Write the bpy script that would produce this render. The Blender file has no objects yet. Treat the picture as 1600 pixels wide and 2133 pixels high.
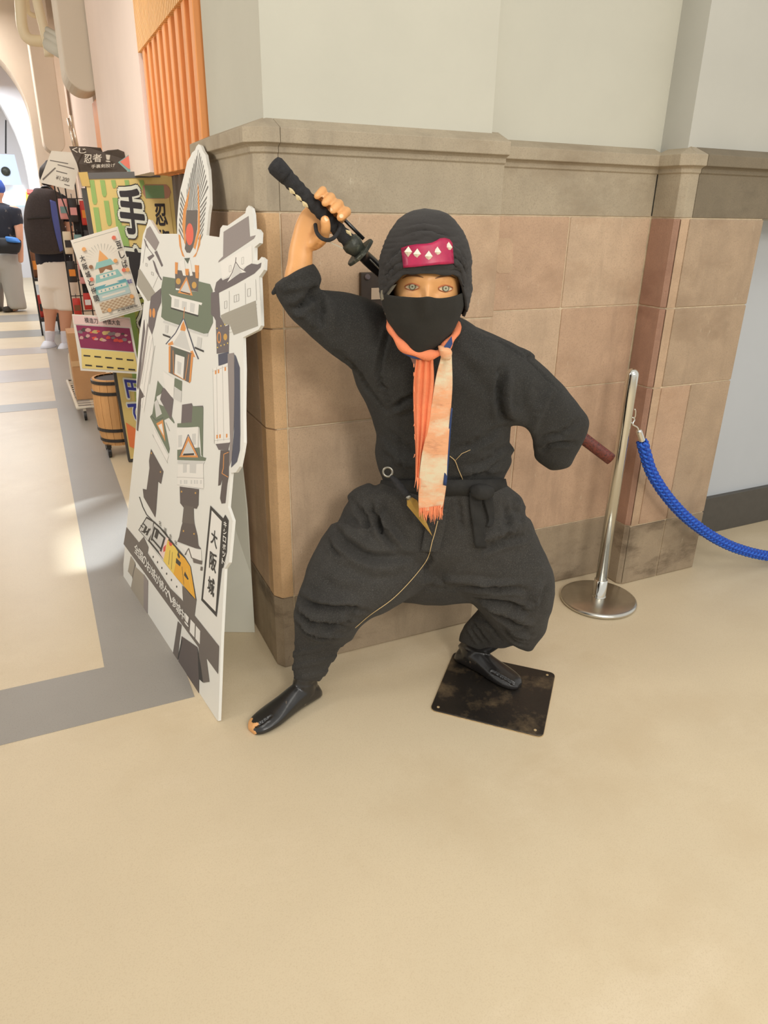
import bpy, bmesh, math, random
import numpy as np
from mathutils import Vector, Matrix
random.seed(7); np.random.seed(7)
SC = bpy.context.scene
COL = SC.collection
# ------------------------------------------------------------------ camera
CAM_H = 1.457
FPX = 1492.3                      # focal length in pixels of the 1600 x 2133 frame
YAW, PITCH, ROLL = (math.radians(a) for a in (25.425, 22.906, 1.0105))
CF = np.array([math.sin(YAW) * math.cos(PITCH), math.cos(YAW) * math.cos(PITCH), -math.sin(PITCH)])
_R = np.array([math.cos(YAW), -math.sin(YAW), 0.0])
_U = np.cross(_R, CF)
CR = _R * math.cos(ROLL) + _U * math.sin(ROLL)
CU = -_R * math.sin(ROLL) + _U * math.cos(ROLL)
CC = np.array([0.0, 0.0, CAM_H])
cam_data = bpy.data.cameras.new('camera')
cam = bpy.data.objects.new('camera', cam_data)
COL.objects.link(cam)
cam_data.sensor_fit = 'VERTICAL'
cam_data.sensor_height = 24.0
cam_data.lens = FPX / 2133.0 * 24.0
cam_data.clip_start = 0.05
cam_data.clip_end = 100
_m = Matrix.Identity(4)
for _i in range(3):
    _m[_i][0] = CR[_i]; _m[_i][1] = CU[_i]; _m[_i][2] = -CF[_i]; _m[_i][3] = CC[_i]
cam.matrix_world = _m
SC.camera = cam
# ------------------------------------------------------------------ exposure, ambient, lamps
SC.view_settings.view_transform = 'Standard'
SC.view_settings.look = 'None'
SC.view_settings.gamma = 1.0
SC.view_settings.use_curve_mapping = False
SC.view_settings.exposure = 0.0
world = bpy.data.worlds.new('room_ambient')
SC.world = world
world.use_nodes = True
world.node_tree.nodes['Background'].inputs[0].default_value = (1.0, 0.985, 0.94, 1)
world.node_tree.nodes['Background'].inputs[1].default_value = 0.78
def area_lamp(name, loc, size, power, color, target=None, spread=math.pi, size_y=None):
    d = bpy.data.lights.new(name, 'AREA')
    d.energy = power; d.color = color; d.size = size; d.spread = spread
    if size_y:
        d.shape = 'RECTANGLE'; d.size_y = size_y
    o = bpy.data.objects.new(name, d); COL.objects.link(o)
    o.location = loc
    t = Vector(target) - Vector(loc) if target is not None else Vector((0, 0, -1))
    o.rotation_euler = t.to_track_quat('-Z', 'Y').to_euler()
    return o
WARM = (1.0, 0.955, 0.88)
area_lamp('ceiling_lamp', (0.2, -0.2, 3.4), 0.9, 16, WARM)
area_lamp('ceiling_lamp', (1.5, -0.2, 3.5), 0.9, 10, WARM)
area_lamp('room_fill', (0.45, -1.7, 2.5), 0.7, 44, WARM, (0.6, 2.0, 0.7))  # unseen frontal fill from behind the camera, this one and the next
area_lamp('room_fill', (2.0, -2.2, 2.6), 0.7, 20, WARM, (1.3, 2.0, 0.7))
area_lamp('corridor_light', (-2.4, 1.9, 2.3), 0.7, 7, WARM, (0.57, 2.4, 1.6), math.radians(80))  # added fill from the left, brightens the pier's side face
area_lamp('corridor_light', (-0.6, 2.9, 3.3), 0.6, 7, (1.0, 0.94, 0.86), (0.45, 4.5, 0.9), math.radians(70))  # added fill aimed at the green sign to brighten its front
area_lamp('corridor_light', (-0.9, 5.6, 3.4), 0.8, 15, (1.0, 0.92, 0.82))
area_lamp('corridor_light', (-0.7, 8.8, 3.2), 0.8, 45, (1.0, 0.93, 0.88))
area_lamp('far_end_fill', (-0.6, 12.0, 3.0), 1.2, 90, (0.88, 0.94, 1.0))  # cool lights added to brighten the far end like daylight, two of them
area_lamp('far_end_fill', (-1.2, 15.2, 3.2), 1.2, 90, (0.86, 0.93, 1.0))
d_ = bpy.data.lights.new('doorway_daylight', 'SPOT'); d_.energy = 1300; d_.color = (0.80, 0.90, 1.0); d_.spot_size = math.radians(13); d_.spot_blend = 0.35; d_.shadow_soft_size = 0.09
o_ = bpy.data.objects.new('doorway_daylight', d_); COL.objects.link(o_); o_.location = (1.6, 5.0, 3.7)
o_.rotation_euler = (Vector((0.10, 3.47, 0)) - Vector((1.6, 5.0, 3.7))).to_track_quat('-Z', 'Y').to_euler()
# ------------------------------------------------------------------ picture helpers (a point of the photo put at a real depth)
def ray(px, py):
    return CF + CR * (px - 800.0) / FPX - CU * (py - 1066.5) / FPX
def at_y(px, py, Y):
    r = ray(px, py); return CC + r * (Y / r[1])
def at_x(px, py, X):
    r = ray(px, py); return CC + r * (X / r[0])
def at_z(px, py, Z=0.0):
    r = ray(px, py); return CC + r * ((Z - CAM_H) / r[2])
FH = np.array([math.sin(YAW), math.cos(YAW), 0.0])
RH = _R
def at_d(px, py, D):
    r = ray(px, py); return CC + r * (D / (r @ FH))
def project(P):
    d = np.asarray(P, float) - CC
    z = d @ CF
    return np.stack([800 + FPX * (d @ CR) / z, 1066.5 - FPX * (d @ CU) / z], -1), z
def lin(c):
    return tuple((x / 12.92 if x <= 0.04045 else ((x + 0.055) / 1.055) ** 2.4) for x in (v / 255.0 for v in c))
# ------------------------------------------------------------------ materials
MATS = {}
def mat(name, rgb, rough=0.6, metal=0.0, var=0.0, vscale=20.0, bump=0.0, bscale=80.0, rgb2=None, spec=0.5,
        stretch=None, emit=0.0, coat=0.0, sheen=0.0, detail=6.0, lo=0.35, hi=0.65, alpha=1.0):
    if name in MATS: return MATS[name]
    m = bpy.data.materials.new(name); m.use_nodes = True
    nt = m.node_tree; N = nt.nodes; L = nt.links
    b = N['Principled BSDF']
    c1 = lin(rgb); b.inputs['Base Color'].default_value = (*c1, 1)
    b.inputs['Roughness'].default_value = rough
    b.inputs['Metallic'].default_value = metal
    b.inputs['Specular IOR Level'].default_value = spec
    if coat: b.inputs['Coat Weight'].default_value = coat; b.inputs['Coat Roughness'].default_value = 0.15
    if sheen: b.inputs['Sheen Weight'].default_value = sheen
    if emit:
        b.inputs['Emission Color'].default_value = (*c1, 1); b.inputs['Emission Strength'].default_value = emit
    if alpha < 1: b.inputs['Alpha'].default_value = alpha
    m.diffuse_color = (*c1, 1)
    tc = None
    def coords(s):
        nonlocal tc
        if tc is None: tc = N.new('ShaderNodeTexCoord')
        mp = N.new('ShaderNodeMapping'); L.new(tc.outputs['Object'], mp.inputs['Vector'])
        sc = stretch or (1, 1, 1)
        mp.inputs['Scale'].default_value = tuple(s * k for k in sc)
        return mp.outputs['Vector']
    if var or rgb2:
        n = N.new('ShaderNodeTexNoise'); n.inputs['Scale'].default_value = 1.0; n.inputs['Detail'].default_value = detail
        n.inputs['Roughness'].default_value = 0.6
        L.new(coords(vscale), n.inputs['Vector'])
        r = N.new('ShaderNodeValToRGB'); L.new(n.outputs['Fac'], r.inputs['Fac'])
        c2 = lin(rgb2) if rgb2 else tuple(x * (1 - var) for x in c1)
        r.color_ramp.elements[0].position = lo; r.color_ramp.elements[1].position = hi
        r.color_ramp.elements[0].color = (*c2, 1)
        r.color_ramp.elements[1].color = (*(c1 if rgb2 else tuple(min(1, x * (1 + var * 0.6)) for x in c1)), 1)
        L.new(r.outputs['Color'], b.inputs['Base Color'])
    if bump:
        n2 = N.new('ShaderNodeTexNoise'); n2.inputs['Scale'].default_value = 1.0; n2.inputs['Detail'].default_value = 4
        L.new(coords(bscale), n2.inputs['Vector'])
        bp = N.new('ShaderNodeBump'); bp.inputs['Strength'].default_value = bump; bp.inputs['Distance'].default_value = 0.003
        L.new(n2.outputs['Fac'], bp.inputs['Height']); L.new(bp.outputs['Normal'], b.inputs['Normal'])
    MATS[name] = m
    return m
def worn(name, base_mat_args, patches):
    """a material with extra noise-mask layers: patches = [(rgb, scale, lo, hi, seed_offset, stretch)]"""
    m = mat(name, **base_mat_args)
    nt = m.node_tree; N = nt.nodes; L = nt.links; b = N['Principled BSDF']
    src = b.inputs['Base Color'].links[0].from_socket if b.inputs['Base Color'].links else None
    for rgb, scale, lo, hi, off, st in patches:
        tc = N.new('ShaderNodeTexCoord'); mp = N.new('ShaderNodeMapping')
        L.new(tc.outputs['Object'], mp.inputs['Vector'])
        mp.inputs['Location'].default_value = (off, off * 0.7, off * 1.3)
        mp.inputs['Scale'].default_value = tuple(scale * k for k in st)
        n = N.new('ShaderNodeTexNoise'); n.inputs['Scale'].default_value = 1; n.inputs['Detail'].default_value = 8
        n.inputs['Roughness'].default_value = 0.65
        L.new(mp.outputs['Vector'], n.inputs['Vector'])
        mr = N.new('ShaderNodeMapRange'); mr.inputs['From Min'].default_value = lo; mr.inputs['From Max'].default_value = hi
        L.new(n.outputs['Fac'], mr.inputs['Value'])
        mx = N.new('ShaderNodeMix'); mx.data_type = 'RGBA'
        L.new(mr.outputs['Result'], mx.inputs[0])
        if src is not None: L.new(src, mx.inputs[6])
        else: mx.inputs[6].default_value = b.inputs['Base Color'].default_value
        mx.inputs[7].default_value = (*lin(rgb), 1)
        src = mx.outputs[2]
    L.new(src, b.inputs['Base Color'])
    return m
# ------------------------------------------------------------------ object helpers
def thing(name, label, cat, loc, group=None):
    o = bpy.data.objects.new(name, None); COL.objects.link(o)
    o.location = tuple(float(v) for v in loc)
    o.empty_display_size = 0.1
    o['label'] = label; o['category'] = cat
    if group: o['group'] = group
    return o
def tag(o, label, cat, group=None):
    o['label'] = label; o['category'] = cat
    if group: o['group'] = group
    return o
def wloc(o):
    p = Vector((0, 0, 0))
    while o is not None:
        p = p + Vector(o.location); o = o.parent
    return p
def mk(name, verts, faces, m, parent=None, kind=None, smooth=False, loc=None, mats=None, fmat=None, label=None):
    """one mesh object from world-space vertices; its origin is its parent's (or loc)"""
    V = np.asarray(verts, float)
    me = bpy.data.meshes.new(name)
    org = np.array(loc if loc is not None else (wloc(parent) if parent is not None else (0, 0, 0)), float)
    me.from_pydata((V - org).tolist(), [], [tuple(int(i) for i in f) for f in faces])
    for mm in (mats or [m]): me.materials.append(mm)
    if fmat is not None: me.polygons.foreach_set('material_index', np.asarray(fmat, np.int32))
    if smooth: me.polygons.foreach_set('use_smooth', np.ones(len(me.polygons), bool))
    me.update()
    o = bpy.data.objects.new(name, me); COL.objects.link(o)
    if parent is not None:
        o.parent = parent
        o.location = Vector(org) - wloc(parent)
    else:
        o.location = Vector(org)
    if kind: o['kind'] = kind
    if label: o['label'] = label
    return o
class MB:
    """collects primitive shapes into one mesh"""
    def __init__(s): s.v = []; s.f = []; s.mi = []; s.cur = 0
    def add(s, V, F):
        o = len(s.v); s.v.extend([tuple(map(float, p)) for p in V])
        for f in F: s.f.append(tuple(i + o for i in f)); s.mi.append(s.cur)
        return s
    def box(s, lo, hi):
        x0, y0, z0 = lo; x1, y1, z1 = hi
        return s.add([(x0,y0,z0),(x1,y0,z0),(x1,y1,z0),(x0,y1,z0),(x0,y0,z1),(x1,y0,z1),(x1,y1,z1),(x0,y1,z1)],
                     [(0,3,2,1),(4,5,6,7),(0,1,5,4),(1,2,6,5),(2,3,7,6),(3,0,4,7)])
    def obox(s, c, ax, ay, az):
        c = np.array(c, float); ax, ay, az = (np.array(a, float) for a in (ax, ay, az))
        V = [c + sx*ax + sy*ay + sz*az for sz in (-1,1) for sx, sy in ((-1,-1),(1,-1),(1,1),(-1,1))]
        return s.add(V, [(0,3,2,1),(4,5,6,7),(0,1,5,4),(1,2,6,5),(2,3,7,6),(3,0,4,7)])
    def tube(s, pts, r, n=10, cap=True, closed=False):
        P = np.array(pts, float); k = len(P)
        R = np.full(k, r) if np.isscalar(r) else np.array(r, float)
        V = []; F = []
        prev = None
        for i in range(k):
            a = P[i-1] if (i > 0 or closed) else P[i]; b = P[(i+1) % k] if (i < k-1 or closed) else P[i]
            t = b - a; t = t / (np.linalg.norm(t) + 1e-12)
            if prev is None:
                q = np.array((0,0,1.)) if abs(t[2]) < 0.9 else np.array((1.,0,0))
                u = np.cross(t, q)
            else: u = prev - t * (prev @ t)
            u = u / (np.linalg.norm(u) + 1e-12); w = np.cross(t, u); prev = u
            for j in range(n):
                a2 = 2*math.pi*j/n
                V.append(P[i] + R[i]*(math.cos(a2)*u + math.sin(a2)*w))
        for i in range(k if closed else k-1):
            for j in range(n):
                i2 = (i+1) % k
                F.append((i*n+j, i*n+(j+1)%n, i2*n+(j+1)%n, i2*n+j))
        if cap and not closed:
            F.append(tuple(range(n-1,-1,-1))); F.append(tuple((k-1)*n+j for j in range(n)))
        return s.add(V, F)
    def lathe(s, c, prof, n=32, axis=(0,0,1)):
        ax = np.array(axis, float); ax /= np.linalg.norm(ax)
        q = np.array((1.,0,0)) if abs(ax[0]) < 0.9 else np.array((0,1.,0))
        u = np.cross(ax, q); u /= np.linalg.norm(u); w = np.cross(ax, u)
        c = np.array(c, float); V = []; F = []
        for r, z in prof:
            for j in range(n):
                a = 2*math.pi*j/n; V.append(c + ax*z + max(r,1e-5)*(math.cos(a)*u + math.sin(a)*w))
        for i in range(len(prof)-1):
            for j in range(n):
                F.append((i*n+j, i*n+(j+1)%n, (i+1)*n+(j+1)%n, (i+1)*n+j))
        F.append(tuple(range(n-1,-1,-1))); F.append(tuple((len(prof)-1)*n+j for j in range(n)))
        return s.add(V, F)
    def poly(s, pts): return s.add(pts, [tuple(range(len(pts)))])
    def build(s, name, m, parent=None, **k):
        mats = k.pop('mats', None)
        return mk(name, s.v, s.f, m, parent, mats=mats, fmat=s.mi if mats else None, **k)
def bevel(o, w=0.004, seg=2):
    md = o.modifiers.new('bevel', 'BEVEL'); md.width = w; md.segments = seg; md.limit_method = 'ANGLE'; md.angle_limit = math.radians(40)
    return o
def spline(pts, n=8):
    """Catmull-Rom through pts"""
    P = np.array(pts, float); out = []
    Q = np.vstack([2*P[0]-P[1], P, 2*P[-1]-P[-2]])
    for i in range(1, len(Q)-2):
        for k in range(n):
            t = k/n
            out.append(0.5*((2*Q[i]) + (-Q[i-1]+Q[i+1])*t + (2*Q[i-1]-5*Q[i]+4*Q[i+1]-Q[i+2])*t*t + (-Q[i-1]+3*Q[i]-3*Q[i+1]+Q[i+2])*t**3))
    out.append(P[-1]); return np.array(out)
def text_mesh(body, size=1.0, bold=0.0, res=3):
    """flat lettering: (verts Nx2 with centre at 0, faces)"""
    cu = bpy.data.curves.new('lettering', 'FONT'); cu.body = body; cu.size = size; cu.offset = bold; cu.resolution_u = res
    cu.align_x = 'CENTER'; cu.align_y = 'CENTER'
    o = bpy.data.objects.new('lettering', cu); COL.objects.link(o)
    dg = bpy.context.evaluated_depsgraph_get()
    me = bpy.data.meshes.new_from_object(o.evaluated_get(dg))
    V = np.array([v.co[:] for v in me.vertices], float).reshape(-1, 3)[:, :2]
    F = [tuple(p.vertices) for p in me.polygons]
    bpy.data.objects.remove(o); bpy.data.meshes.remove(me); bpy.data.curves.remove(cu)
    if len(V):
        V = V - (V.max(0) + V.min(0)) / 2
    return V, F
def spread_text(V, F, r, n=10):
    """thicker lettering: copies of the glyph pushed out round a circle of radius r (in glyph heights)"""
    if r <= 0: return V, F
    VV = [V]; FF = list(F); h = max(V[:, 1].max() - V[:, 1].min(), 1e-6)
    for i in range(n):
        a = 2*math.pi*i/n; o = sum(len(v) for v in VV)
        VV.append(V + np.array((math.cos(a), math.sin(a)))*r*h); FF += [tuple(k + o for k in f) for f in F]
    return np.vstack(VV), FF
def lift(P, nv, d):
    """each copy of a spread glyph a hair nearer the viewer than the one before"""
    k = max(1, len(P)//max(nv, 1)); n = np.asarray(d, float)
    return P + n*(np.arange(len(P))//max(nv, 1))[:, None]*4e-5
def quad_warp(V, corners):
    """maps lettering (fitted to its own box) on a planar quad: corners = top-left, top-right, bottom-right, bottom-left, 3-D"""
    lo, hi = V.min(0), V.max(0); s = np.maximum(hi - lo, 1e-9)
    uv = (V - lo) / s
    tl, tr, br, bl = (np.array(c, float) for c in corners)
    u = uv[:, :1]; v = uv[:, 1:]
    return (1-u)*(1-v)*bl + u*(1-v)*br + u*v*tr + (1-u)*v*tl
# ================================================================== the setting
M_plaster = mat('white_plaster', (195, 192, 177), 0.85, var=0.03, vscale=3, bump=0.06, bscale=150)
M_plaster_far = mat('cream_plaster', (226, 212, 194), 0.85, var=0.04, vscale=2)
M_grey_wall = mat('grey_wall_paint', (192, 196, 200), 0.6, var=0.02, vscale=3, bump=0.03, bscale=120)
M_mortar = mat('mortar', (214, 196, 166), 0.9, var=0.15, vscale=40)
def stone(name, rgb, dark, light, extra=()):
    return worn(name, dict(rgb=rgb, rough=0.78, var=0.10, vscale=9, bump=0.35, bscale=160),
        [(dark, 2.2, 0.52, 0.80, 3.1, (1, 1, 1.8)), (light, 28, 0.66, 0.74, 9.7, (1, 1, 0.3)), (dark, 60, 0.68, 0.76, 1.7, (1, 1, 0.5)), (tuple(int(v*0.80) for v in rgb), 3.0, 0.54, 0.80, 14.0, (2.4, 2.4, 0.45)), (tuple(int(v*0.86) for v in rgb), 240, 0.5, 0.75, 6.0, (1, 1, 1))] + list(extra))
M_cap = stone('capstone_grey_brown', (170, 156, 133), (132, 115, 92), (196, 184, 160))
M_cap_dark = stone('capstone_dark', (124, 112, 92), (92, 82, 66), (142, 130, 110))
M_st1 = stone('sandstone_tan', (196, 169, 141), (166, 136, 108), (216, 196, 170))
M_st2 = stone('sandstone_pink', (190, 158, 130), (158, 126, 98), (218, 198, 172))
M_st3 = stone('sandstone_brown', (194, 164, 134), (156, 126, 99), (208, 186, 158))
M_st4 = stone('sandstone_orange', (210, 172, 128), (186, 148, 108), (224, 196, 158))
M_st5 = stone('sandstone_red', (168, 130, 108), (124, 84, 68), (190, 154, 130))
M_st6 = stone('sandstone_umber', (174, 150, 124), (138, 114, 90), (196, 176, 150))
M_base = stone('plinth_grey', (158, 140, 116), (104, 86, 66), (192, 176, 150), [((92, 76, 58), 3.0, 0.55, 0.72, 21.0, (1, 1, 2.2))])
# floor: polished beige screed
M_floor = worn('beige_screed', dict(rgb=(216, 199, 168), rough=0.36, var=0.035, vscale=2.2, bump=0.05, bscale=90, spec=0.35),
    [((205, 185, 152), 1.4, 0.50, 0.75, 2.0, (1, 1, 1)), ((226, 210, 182), 1.1, 0.55, 0.78, 7.0, (1, 2.2, 1)), ((164, 144, 116), 70, 0.74, 0.80, 5.0, (1, 1, 1)),
     ((200, 180, 148), 300, 0.50, 0.80, 11.0, (1, 1, 1))])
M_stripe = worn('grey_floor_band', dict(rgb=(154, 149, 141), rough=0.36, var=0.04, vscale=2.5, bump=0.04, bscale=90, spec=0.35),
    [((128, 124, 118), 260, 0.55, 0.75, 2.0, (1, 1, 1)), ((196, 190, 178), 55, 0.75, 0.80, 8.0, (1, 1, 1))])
M_daylight_stripe = mat('pale_daylight_band', (186, 176, 168), 0.3, var=0.04, vscale=3)  # daylight lying on the far floor, put into a colour
fl = MB().box((-9, -4, -0.2), (6, 20, 0.0)).build('floor', M_floor, kind='structure')
def floor_band(x0, x1, y0, y1, m):
    return MB().box((x0, y0, 0.0), (x1, y1, 0.0012)).build('floor_band', m, fl)
floor_band(-9, 0.27, 1.965, 2.25, M_stripe)
floor_band(0.022, 0.27, 2.25, 16, M_stripe)
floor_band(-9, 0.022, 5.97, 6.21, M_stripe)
floor_band(-9, 0.022, 7.05, 7.60, M_daylight_stripe)  # from here on: alternating daylight and shade painted as floor bands
floor_band(-9, 0.022, 8.40, 8.80, M_daylight_stripe)
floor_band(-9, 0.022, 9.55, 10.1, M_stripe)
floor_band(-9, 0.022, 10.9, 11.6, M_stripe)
# ---- dado of dressed stone
G = 0.0022
ZS = [0.0, 0.270, 0.846, 1.140, 1.445]
def stone_block(poly, z0, z1, m, parent, chip=0.0, g=G):
    """poly: plan outline (ccw) of the block"""
    c = np.mean(poly, 0)
    P = np.array(poly, float)
    V = []; n = len(P)
    for z in (z0 + g, z1 - g):
        for p in P: V.append((p[0], p[1], z))
    F = [tuple(range(n-1, -1, -1)), tuple(range(n, 2*n))] + [(i, (i+1) % n, n+(i+1) % n, n+i) for i in range(n)]
    o = mk('stone', V, F, m, parent)
    return bevel(o, 0.0035 + chip, 2)
XL, XR1, XR2, XE = 0.567, 1.330, 2.062, 2.488    # pier left, pier right, pilaster left, pilaster right
YF, YR, YG = 2.0, 2.13, 2.262                    # pier/pilaster front, recess, grey wall
YB = 2.697                                       # far end of the pier's corridor side
CH = 0.036                                       # chamfer of the corner
def walled(name, plaster_box, core, m):
    """plastered wall above, mortar-coloured core with the stones bedded on it below"""
    b = MB(); b.box(*plaster_box); b.cur = 1
    n = len(core)
    b.add([(x, y, 0.001) for x, y in core] + [(x, y, 1.45) for x, y in core], [tuple(range(n-1, -1, -1)), tuple(range(n, 2*n))] + [(i, (i+1) % n, n+(i+1) % n, n+i) for i in range(n)])
    return b.build(name, None, mats=[m, M_mortar], kind='structure')
I = 0.0045
pier = walled('wall_left', ((0.603, YF + 0.035, 1.44), (1.30, 2.665, 4.2)), [(XL + I, YB - I), (XL + I, YF + 0.036), (XL + 0.027, YF + I), (XR1 - I, YF + I), (XR1 - I, YB - I)], M_plaster)
mid = walled('wall_middle', ((1.295, YR + 0.03, 1.44), (2.10, 2.6, 4.2)), [(XR1 - 0.05, 2.5), (XR1 - 0.05, YR + I), (XR2 + 0.05, YR + I), (XR2 + 0.05, 2.5)], M_plaster)
pil = walled('wall_right', ((2.088, YF + 0.035, 1.44), (4.6, 2.6, 4.2)), [(XR2 + I, 2.5), (XR2 + I, YF + 0.026), (XR2 + 0.022, YF + I), (XE - I, YF + I), (XE - I, 2.5)], mat('shaded_plaster', (186, 184, 174), 0.85, var=0.03, vscale=3, bump=0.06, bscale=150))  # same white plaster, dimmer light at the right end put into its colour
rows_m = [M_base, M_st2, M_st1, M_st3]
D = 0.055                                        # stone thickness
for k in range(4):
    z0, z1 = ZS[k], ZS[k+1]
    # corner quoin with its small chamfer
    q = M_base if k == 0 else M_st4
    x_q = XL + 0.060
    stone_block([(XL, YF + 0.075), (XL, YF + 0.03), (XL + CH*0.55, YF), (x_q - G, YF), (x_q - G, YF + D), (XL + D, YF + D), (XL + D, YF + 0.075)], z0, z1, q, pier)
    # corridor side of the pier
    stone_block([(XL, YB), (XL, YF + 0.075 + G), (XL + D, YF + 0.075 + G), (XL + D, YB)], z0, z1, M_base if k == 0 else (M_st3, M_st1, M_st3)[k-1], pier)
    # front of the pier
    if k in (1, 3): cuts = [x_q, XR1]
    else: cuts = [x_q, 0.98 if k == 2 else XR1, XR1] if k == 2 else [x_q, XR1]
    for a, b in zip(cuts[:-1], cuts[1:]):
        stone_block([(a + G, YF + D), (a + G, YF), (b - (G if b < XR1 else 0), YF), (b - (G if b < XR1 else 0), YF + D)], z0, z1, (M_base, M_st1, M_st3, M_st3)[k], pier)
    stone_block([(XR1 - D, YF + D + G), (XR1, YF + D + G), (XR1, YR + 0.06), (XR1 - D, YR + 0.06)], z0, z1, (M_base, M_st1, M_st3, M_st3)[k], pier)
    # recessed wall
    cuts = {0: [XR1, XR2], 1: [XR1, 1.555, XR2], 2: [XR1, 1.705, XR2], 3: [XR1, 1.700, XR2]}[k]
    for i, (a, b) in enumerate(zip(cuts[:-1], cuts[1:])):
        stone_block([(a + G, YR + D), (a + G, YR), (b - G, YR), (b - G, YR + D)], z0, z1, (M_base, M_st2, M_st2 if i else M_st1, M_st1 if i else M_st2)[k], mid)
    # pilaster: red return, corner strip, front
    xq = XR2 + 0.055
    stone_block([(XR2, YR - G), (XR2, YF + 0.02), (XR2 + 0.012, YF + 0.004), (XR2 + 0.05, YF + 0.02), (XR2 + 0.05, YR - G)], z0, z1, M_base if k == 0 else M_st5, pil)
    stone_block([(XR2 + 0.014, YF), (xq - G if k else 2.27 - G, YF), (xq - G if k else 2.27 - G, YF + D), (XR2 + 0.052, YF + D), (XR2 + 0.052, YF + 0.02)], z0, z1, M_base if k == 0 else M_st3, pil)
    if k == 1: cuts = [xq, 2.27, XE]
    elif k == 0: cuts = [2.27, XE]
    else: cuts = [xq, XE]
    for a, b in zip(cuts[:-1], cuts[1:]):
        stone_block([(a + G, YF + D), (a + G, YF), (b, YF), (b, YF + D)], z0, z1, (M_base, M_st2, M_st6, M_st6)[k] if b < XE else (M_base, M_st6, M_st6, M_st6)[k], pil)
    stone_block([(XE - D, YF + D + G), (XE, YF + D + G), (XE, 2.5), (XE - D, 2.5)], z0, z1, M_base if k == 0 else M_st1, pil)
# rounded repair patch let into the recessed wall
pp = []
for cx_, cy_, a0_ in ((1060, 505, -90), (1058, 560, 0), (1042, 560, 90), (1042, 505, 180)):
    for t_ in np.linspace(0, 90, 6): a_ = math.radians(a0_ + t_); pp.append(at_y(cx_ + 9*math.cos(a_), cy_ + 9*math.sin(a_), YR - 0.0012))
k_ = len(pp); mk('stone_patch', pp + [p + np.array((0, .004, 0)) for p in pp], [tuple(range(k_)), tuple(range(2*k_-1, k_-1, -1))] + [(i, k_+i, k_+(i+1) % k_, (i+1) % k_) for i in range(k_)], M_st3, mid)
# moulded capstones: profile (out, z) swept along the plan outline
PROF = [(0.0, 1.447), (0.0, 1.585), (0.006, 1.589), (0.006, 1.601), (0.014, 1.606), (0.026, 1.610), (0.026, 1.645), (-0.045, 1.674), (-0.06, 1.674), (-0.06, 1.447)]
def capstone(path, m, parent, ends=(None, None)):
    """path: plan points, the stone's outside on the right-hand side when walking"""
    P = np.array(path, float); n = len(P); V = []; F = []
    k = len(PROF)
    for i in range(n):
        if i == 0: d = P[1]-P[0]
        elif i == n-1: d = P[-1]-P[-2]
        else: d = None
        def nrm(v): v = v/np.linalg.norm(v); return np.array([v[1], -v[0]])
        if d is not None: off = nrm(d)
        else:
            a, b = nrm(P[i]-P[i-1]), nrm(P[i+1]-P[i]); off = (a+b)/(1+a@b)
        for o, z in PROF: V.append((P[i][0]+off[0]*o, P[i][1]+off[1]*o, z))
    for i in range(n-1):
        for j in range(k): F.append((i*k+j, (i+1)*k+j, (i+1)*k+(j+1) % k, i*k+(j+1) % k))
    F.append(tuple(range(k))); F.append(tuple((n-1)*k+j for j in range(k-1, -1, -1)))
    return bevel(mk('capstone', V, F, m, parent), 0.002, 2)
capstone([(XL, YB), (XL, YF + 0.05)], M_cap, pier)
capstone([(XL, YF + 0.049), (XL, YF + 0.03), (XL + CH*0.7, YF), (XL + 0.06, YF)], M_cap, pier)
capstone([(XL + 0.061, YF), (XR1, YF)], M_cap, pier)
capstone([(XR1 + 0.002, YR), (XR2 - 0.001, YR)], M_cap, mid)
capstone([(XR2, YR - 0.002), (XR2, YF + 0.02), (XR2 + 0.02, YF), (2.125, YF)], M_cap, pil)
capstone([(2.127, YF), (4.5, YF)], M_cap_dark, pil)
# grey painted wall to the right, set back, with its dark skirting
MB().box((XE - 0.03, YG, 0), (5.0, YG + 0.15, 1.447)).build('wall_rear', M_grey_wall, kind='structure')
bevel(MB().box((XE + 0.001, YG - 0.022, 0.0), (5.0, YG + 0.01, 0.196)).build('baseboard_right', mat('dark_skirting', (84, 80, 74), 0.5, var=0.08, vscale=30), kind='structure'), 0.003)
# ---- corridor side beyond the pier: orange slatted wall, plastered pier with round corbel, more beyond
M_orange = mat('orange_wood', (240, 160, 92), 0.55, var=0.16, vscale=4, stretch=(3, 3, 0.25), bump=0.05)
M_orange_d = mat('orange_wood_board', (228, 140, 78), 0.6, var=0.16, vscale=4, stretch=(3, 3, 0.25))
M_orange_l = mat('pale_orange_wood', (236, 182, 112), 0.55, var=0.10, vscale=4, stretch=(3, 3, 0.25))
corr = MB().box((0.66, 2.70, 1.585), (0.86, 3.86, 4.2)).build('wall_corridor', M_orange_d, kind='structure')
for i in range(9):
    y = 2.70 + i * 0.128
    bevel(MB().box((0.585, y, 1.585), (0.66, y + 0.052, 2.08)).build('slat', M_orange, corr), 0.003)
for i in range(36):
    y = 2.70 + i * 0.0322
    MB().box((0.577, y, 2.08), (0.66, y + 0.020, 4.1)).build('batten', M_orange_l, corr)
wp = MB().box((0.58, 3.86, 1.60), (0.66, 5.92, 4.6)).box((0.60, 6.35, 0), (1.2, 13.2, 4.6)).build('wall_corridor_far', mat('rose_plaster', (240, 222, 210), 0.85, var=0.03, vscale=2), kind='structure')
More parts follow.
